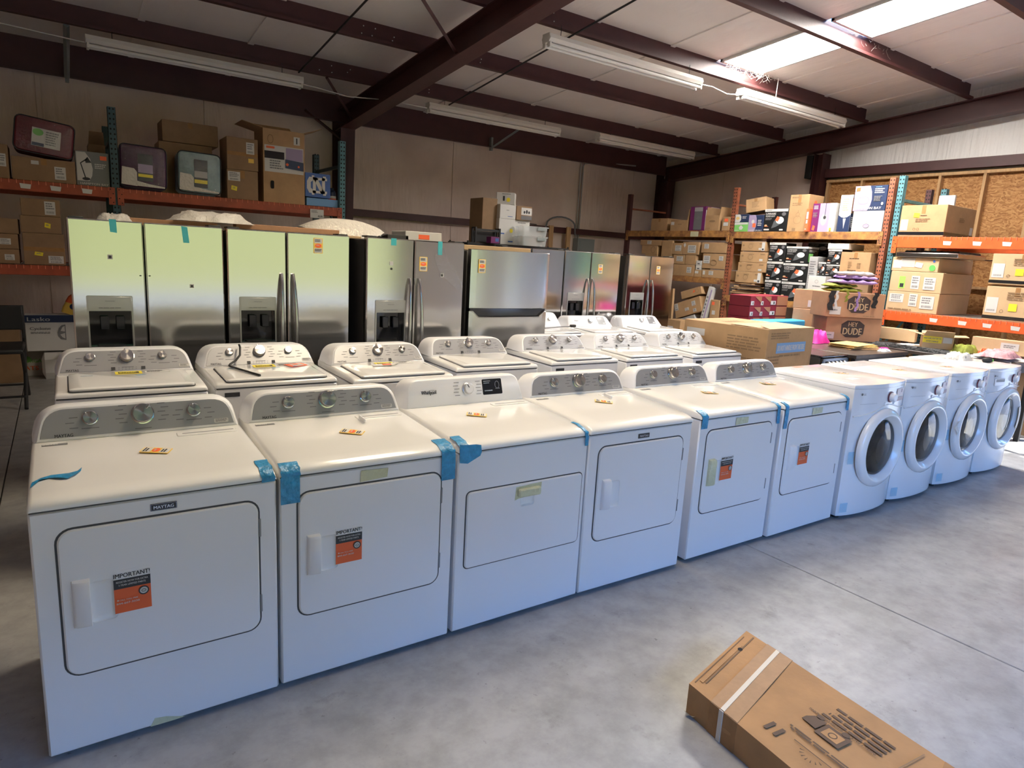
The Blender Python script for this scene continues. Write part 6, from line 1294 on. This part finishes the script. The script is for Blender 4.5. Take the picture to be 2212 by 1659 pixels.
def strap_down(label, u, m, w, ln, sd):
    px_, py_ = hx-.045+u*cos(ha)+.20*sin(ha), hy+u*sin(ha)-.20*cos(ha); rnd = random.Random(sd)
    L = []
    for i in range(8):
        t = i/7; o_ = .012*sin(i*1.9+sd); L.append([(px_+(s*w/2+o_)*cos(ha), py_+(s*w/2+o_)*sin(ha)-.012*(1-t)-.004, 1.53-ln*t) for s in (-1, 1)])
    o = MB().loft(L, (False, False), closed=False).build('garment_strap', m, smooth=60); tag(o, label, 'strap'); return o
strap_down('black draped strap at the left of the upper shoe carton', -.33, 'cloth_black', .07, .24, 1); strap_down('white strap hanging at the left of the upper shoe carton', -.27, 'cloth_white', .035, .22, 3)
strap_down('lime green strap hanging over the upper shoe carton', -.14, 'olive_cloth', .03, .13, 4); strap_down('lavender strap hanging over the upper shoe carton', .0, 'lavender_cloth', .03, .24, 5); strap_down('black and white patterned strap hanging over the logo', .22, 'cloth_black', .06, .19, 6)
crumple('bright pink garment on the table beside the shoe cartons', .30, .26, .16, (7.62, 2.10, .903), 'hot_pink', 41, 'garment', 'clothing')
for k in range(5):
    o = MB().plate(I4, rrect(-.24, -.16, .24, .16, .004, 2), 0, .006).build('envelope', 'envelope' if k > 1 else 'card', smooth=0); o.location = (7.64+.02*(k % 2), 1.60+.01*k, .902+.0105*k); o.rotation_euler = (0, 0, -.25+.09*k); tag(o, 'padded envelope on the black table, %s of the pile' % ('brown lowest', 'brown second', 'yellow third', 'yellow fourth', 'yellow topmost')[k], 'envelope', 'padded envelopes in one pile')
crumple('scrap of white paper on the black table', .16, .09, .03, (7.76, 1.33, .902), 'cloth_white', 51, 'paper_scrap', 'paper'); crumple('pink strip of cloth on the black table', .2, .05, .02, (8.0, 1.46, .902), 'hot_pink', 52, 'cloth_strip', 'cloth')
crumple('white crinkled cloth covering the long table', .62, 1.34, .035, (8.57, .95, .917), 'cloth_white', 61, 'table_cloth', 'cloth', n=18); crumple('black ruffled cloth along the edge of the long table', .08, 1.0, .05, (8.215, 1.25, .917), 'cloth_black', 62, 'ruffle_cloth', 'cloth', n=14)
carton('brown open carton with yellow label on the long table', .30, .32, .14, (8.50, 1.12, .953), radians(-62), m='card_pale', flaps={'l': 12, 'r': 4, 'b': 8, 'f': 25}, items=[('sticker', 'yellow', 'r', .0, .45, .62, .98), ('lettering', 'ink_gray', 't', 'MAKE SURE, KEEP DRY TO', .31, .80, .13, .56), ('lettering', 'ink_gray', 't', 'AVOID DAMAGE', .31, .58, .13, .4), ('sticker', 'paper', 'r', .66, .5, .95, .95)], sideR=[('sticker', 'yellow', 'r', .02, .5, .6, .95)], name='open_carton')
carton('long flat carton standing at the far end of the long table', .56, .08, .15, (8.78, 1.76, .953), radians(-84), m='card_pale', tape='', items=[('sticker', 'paper', 'r', .05, .7, .2, .9)])
carton('long brown carton with white label on the near end of the long table', .72, .12, .16, (8.82, .50, .953), radians(-90), m='card_pale', tape='', items=[('sticker', 'paper', 'r', .40, .3, .64, .8), ('print', 'ink_gray', 'l', .44, .42, .6, .65, 2)])
crumple('tangle of lime netting on the long table', .30, .2, .09, (8.46, .80, .95), 'olive_cloth', 71, 'netting', 'netting'); crumple('pink patterned garment at the near end of the long table', .42, .3, .08, (8.45, .46, .95), 'cloth_pink', 72, 'garment', 'clothing')
crumple('orange scrap of cloth beside the lime netting', .16, .08, .06, (8.60, .66, .95), 'hot_orange', 73, 'cloth_scrap', 'cloth')
crumple('white and lavender plastic bag on the last round-door washer', .26, .2, .07, (7.24, .38, .986), 'film_white', 74, 'plastic_bag', 'plastic bag')
tm = empty('tape_measure', 'black and lime tape measure on the last round-door washer', 'tape measure', (7.34, .17, .986), radians(-10))
MB().rbox(-.05, -.03, 0, .035, .03, .042, .012).build('case', 'rubber', tm); MB().rbox(.02, -.031, .004, .045, .031, .036, .008).build('grip', 'lime', tm)
# ---------------------------------------------------------------- carton on the floor in front
fb = MB(); q = [(2.063, -.897), (2.590, -.772), (2.452, -2.19), (1.925, -2.26)]; hh_ = .125
fb.loft([[(x, y, 0) for x, y in q], [(x, y, hh_) for x, y in q]])
n_ = 7
fb = MB(); L = []
for i in range(n_+1):
    t = i/n_; a = Vector(q[0]).lerp(Vector(q[3]), t); b_ = Vector(q[1]).lerp(Vector(q[2]), t); e = (.004 if i % 2 else 0) if 0 < i < n_ else 0
    L.append([(a.x, a.y, .0), (a.x-e, a.y, .06), (a.x, a.y, hh_), ((a.x+b_.x)/2, (a.y+b_.y)/2, hh_-e), (b_.x, b_.y, hh_), (b_.x, b_.y, 0)])
fb.loft(L); FB = fb.build('long_carton', 'card_front', smooth=0); tag(FB, 'long brown carton with two cream straps on the floor in front', 'box')
du = (Vector(q[1])-Vector(q[0])); wv = Vector((q[1][0]-q[0][0], q[1][1]-q[0][1], 0)).normalized(); lv = Vector((q[3][0]-q[0][0], q[3][1]-q[0][1], 0)).normalized()
def FP(s, t): return Vector((q[0][0], q[0][1], hh_))+Vector((q[1][0]-q[0][0], q[1][1]-q[0][1], 0))*s+lv*t
def strip(name, m, t0, t1, z, s0=0., s1=1., wrap=True):
    mb = MB(); n = 6
    mb.loft([[tuple(FP(s0+(s1-s0)*i/n, t)+Vector((0, 0, z+dz))) for t, dz in ((t0, 0), (t1, 0), (t1, .001), (t0, .001))] for i in range(n+1)])
    if wrap:
        for s, d in ((0., -1), (1., 1)):
            A, B = FP(s, t0), FP(s, t1); off = Vector((lv.y, -lv.x, 0)).normalized()*(z+.0005)*(1 if (Vector((lv.y, -lv.x, 0)).dot(wv)*d > 0) else -1)
            mb.loft([[tuple(A+off+Vector((0, 0, z))), tuple(B+off+Vector((0, 0, z))), tuple(B+off*2+Vector((0, 0, z))), tuple(A+off*2+Vector((0, 0, z)))], [tuple(p+Vector((0, 0, -hh_-z+.002))) for p in (A+off, B+off, B+off*2, A+off*2)]])
    return mb.build(name, m, FB, smooth=0)
strip('tape', 'tape_tan', .115, .245, .0012); strip('strap', 'strap', .163, .182, .0030)
strip('tape', 'tape_tan', .86, .98, .0012); strip('strap', 'strap', .905, .925, .0030)
strip('crease', 'card_edge', .045, .052, .0010, .12, .97, False); strip('crease', 'card_edge', .012, .016, .0010, .05, .9, False); strip('flap_edge', 'card_front', .022, .040, .0012, .1, .78, False)
mb = MB(); mb.disc(frame(FP(.72, .045)+Vector((0, 0, .002)), wv, (-wv.y, wv.x, 0)), 0, 0, .012, .010, 0, .001, 10); mb.build('tear', 'hole', FB, smooth=0)
pf = frame(FP(.56, .46), lv, (-lv.y, lv.x, 0))       # print reads along the carton
TM = frame(FP(.5, .5)+Vector((0, 0, .0)), -lv, (lv.y, -lv.x, 0))
if TM.to_3x3().col[2].z < 0: TM = frame(FP(.5, .5), -lv, (-lv.y, lv.x, 0))
deco(FB, TM, [('print', 'ink_brown', 'l', -.16, -.175, .12, -.075, 4), ('lettering', 'ink_brown', 't', 'INSPECT PACKAGE BEFORE UNLOADING', -.02, -.062, .012, .26),
    ('print', 'ink_brown', 'r', -.075, -.045, .02, .035), ('print', 'card_front', 'r', -.06, -.03, .005, .02), ('print', 'ink_brown', 'o', -.027, -.005, .016, .016, .004), ('print', 'ink_brown', 'p', [(.025, -.045), (.07, -.04), (.085, -.01), (.085, .015), (.025, .02)]), ('print', 'ink_brown', 'e', -.045, -.052, .014, .014), ('print', 'ink_brown', 'e', .055, -.05, .014, .014),
    ('print', 'ink_brown', 'l', -.15, .075, .13, .10, 2), ('print', 'ink_brown', 'r', -.15, .135, .02, .138), ('print', 'ink_brown', 'r', .06, .13, .075, .185), ('print', 'ink_brown', 'r', .10, .13, .115, .185)]
    + [('print', 'ink_brown', 'p', [(-.06+.03*cos(a), .14+.03*sin(a)), (-.06+.045*cos(a-.05), .14+.045*sin(a-.05)), (-.06+.045*cos(a+.05), .14+.045*sin(a+.05))]) for a in [pi*k/8 for k in range(1, 8)]]
    + [('print', 'ink_soft', 'r', -.225, -.22, -.221, .20), ('print', 'ink_brown', 'r', -.40, .0, -.396, .22), ('print', 'ink_brown', 'r', -.40, .0, -.27, .004), ('print', 'ink_brown', 'p', [(-.33, .0), (-.28, .06), (-.29, .065), (-.34, .0)])], .0015)
mb = MB(); mb.loft([[(2.058, -.92, .0), (2.04, -.90, .02)], [(2.07, -.95, .012), (2.045, -.945, .015)]], (False, False), closed=False); mb.build('torn_edge', 'strap', FB, smooth=0)
# ---------------------------------------------------------------- fluorescent strips
def strip_light(label, x0, x1, y, z, hang=()):
    r_ = empty('strip_light', label, 'light', ((x0+x1)/2, y, z), group='fluorescent strip lights, switched off'); h = (x1-x0)/2
    MB().loft([[(s, v[0], v[1]) for v in ((-.055, -.005), (.055, -.005), (.075, .03), (.055, .075), (-.055, .075), (-.075, .03))] for s in (-h, h)]).build('housing', 'fixture_white', r_, smooth=0)
    for yy in (-.042, .042):
        MB().tube([(-h+.03, yy, -.032), (h-.03, yy, -.032)], .019, 12).build('tube', 'tube_off', r_, smooth=60)
        for s in (-h+.018, h-.018): MB().rbox(s-.012, yy-.022, -.058, s+.012, yy+.022, -.004, .003).build('socket', 'fixture_white', r_)
    MB().box(-h+.04, -.006, -.010, h-.04, .006, -.0045).build('reflector_ridge', 'ink_brown', r_, smooth=0)
    for s in (-h-.003, h): MB().box(s, -.06, -.012, s+.003, .06, .078).build('end_cap', 'fixture_white', r_, smooth=0)
    for s in hang: MB().tube([(s, 0, .075), (s, .0, .20)], .004, 5).build('hanger', 'black_metal', r_)
    return r_
strip_light('fluorescent strip light above the left rack', .51, 2.80, 6.50, 3.70, (-.9, .9)); strip_light('fluorescent strip light just right of the rafter, rear line', 4.56, 6.9, 6.50, 3.70, (-.9, .9)); strip_light('fluorescent strip light at the right end of the rear line', 7.73, 10.1, 6.50, 3.745, (-.9, .9))
L3 = strip_light('fluorescent strip light near the skylights, left of the two', 4.46, 6.84, 3.62, 3.93, (-1.0, 1.0)); L5 = strip_light('fluorescent strip light hung by a wire near the skylights', 7.65, 10.1, 3.62, 3.965, (1.0,))
MB().tube([(-.47, 0, .07), (-.46, 0, .32), (-.53, .03, .43)], .006, 5).build('hanger', 'fixture_white', L5); MB().tube([(-.46, 0, .32), (-.40, .03, .43)], .006, 5).build('hanger', 'fixture_white', L5)
for pts, lb in (([(-3.5, 6.5, 3.78), (-2., 6.5, 3.72), (-.5, 6.5, 3.74), (.50, 6.5, 3.70)], 'pale cable leading to the light above the left rack'), ([(2.8, 6.5, 3.70), (3.0, 6.5, 3.69), (3.4, 6.52, 3.66), (4.0, 6.55, 3.72), (4.55, 6.5, 3.70)], 'pale cable between the two rear lights under the rafter'), ([(6.84, 3.62, 3.95), (7.1, 3.62, 3.96), (7.4, 3.63, 3.93), (7.65, 3.62, 3.96)], 'pale dusty cable between the lights near the skylights')):
    o = MB().tube(pts, .007, 6).build('cable', 'fixture_white', smooth=60); tag(o, lb, 'cable')
o = MB().lathe([(.07, 0), (.07, .02), (.055, .035), (.03, .042)], 20, front((0, 0, 0))).build('smoke_detector', 'tape_cream'); tag(o, 'round cream detector on the purlin near the skylights', 'detector'); o.location = (7.33, .79, 4.43); 
o.location = (7.26, .732, 4.45)
o = MB().rbox(-.09, -.06, -.19, .09, .06, .19, .006).build('wall_speaker', 'rubber', smooth=0); tag(o, 'black wall speaker high beside the right wall post', 'speaker'); o.location = (11.06, 4.64, 3.52)
MB().rbox(-.094, -.05, -.17, -.09, .05, .17, .002).build('grille', 'black_metal', o, smooth=0)
rnd = random.Random(77)
for cx, cy, lb in ((7.75, 3.60, 'dusty cobwebs at the rear edge of the far skylight'), (8.08, 2.28, 'dusty cobwebs at the corner between the skylights')):
    mb = MB()
    for k in range(80):
        a = Vector((cx+rnd.uniform(-.4, .5), cy+rnd.uniform(-.05, .12), 0)); a.z = zr(a.y)-.005-rnd.random()*.05; b_ = a+Vector((rnd.uniform(-.14, .14), rnd.uniform(-.05, .08), -rnd.random()*.11)); m_ = (a+b_)/2+Vector((rnd.uniform(-.03, .03), 0, -.02))
        mb.tube([a, m_, b_], .0017, 3)
    o = mb.build('cobweb', 'web', smooth=0); tag(o, lb, 'cobweb'); o['kind'] = 'stuff'
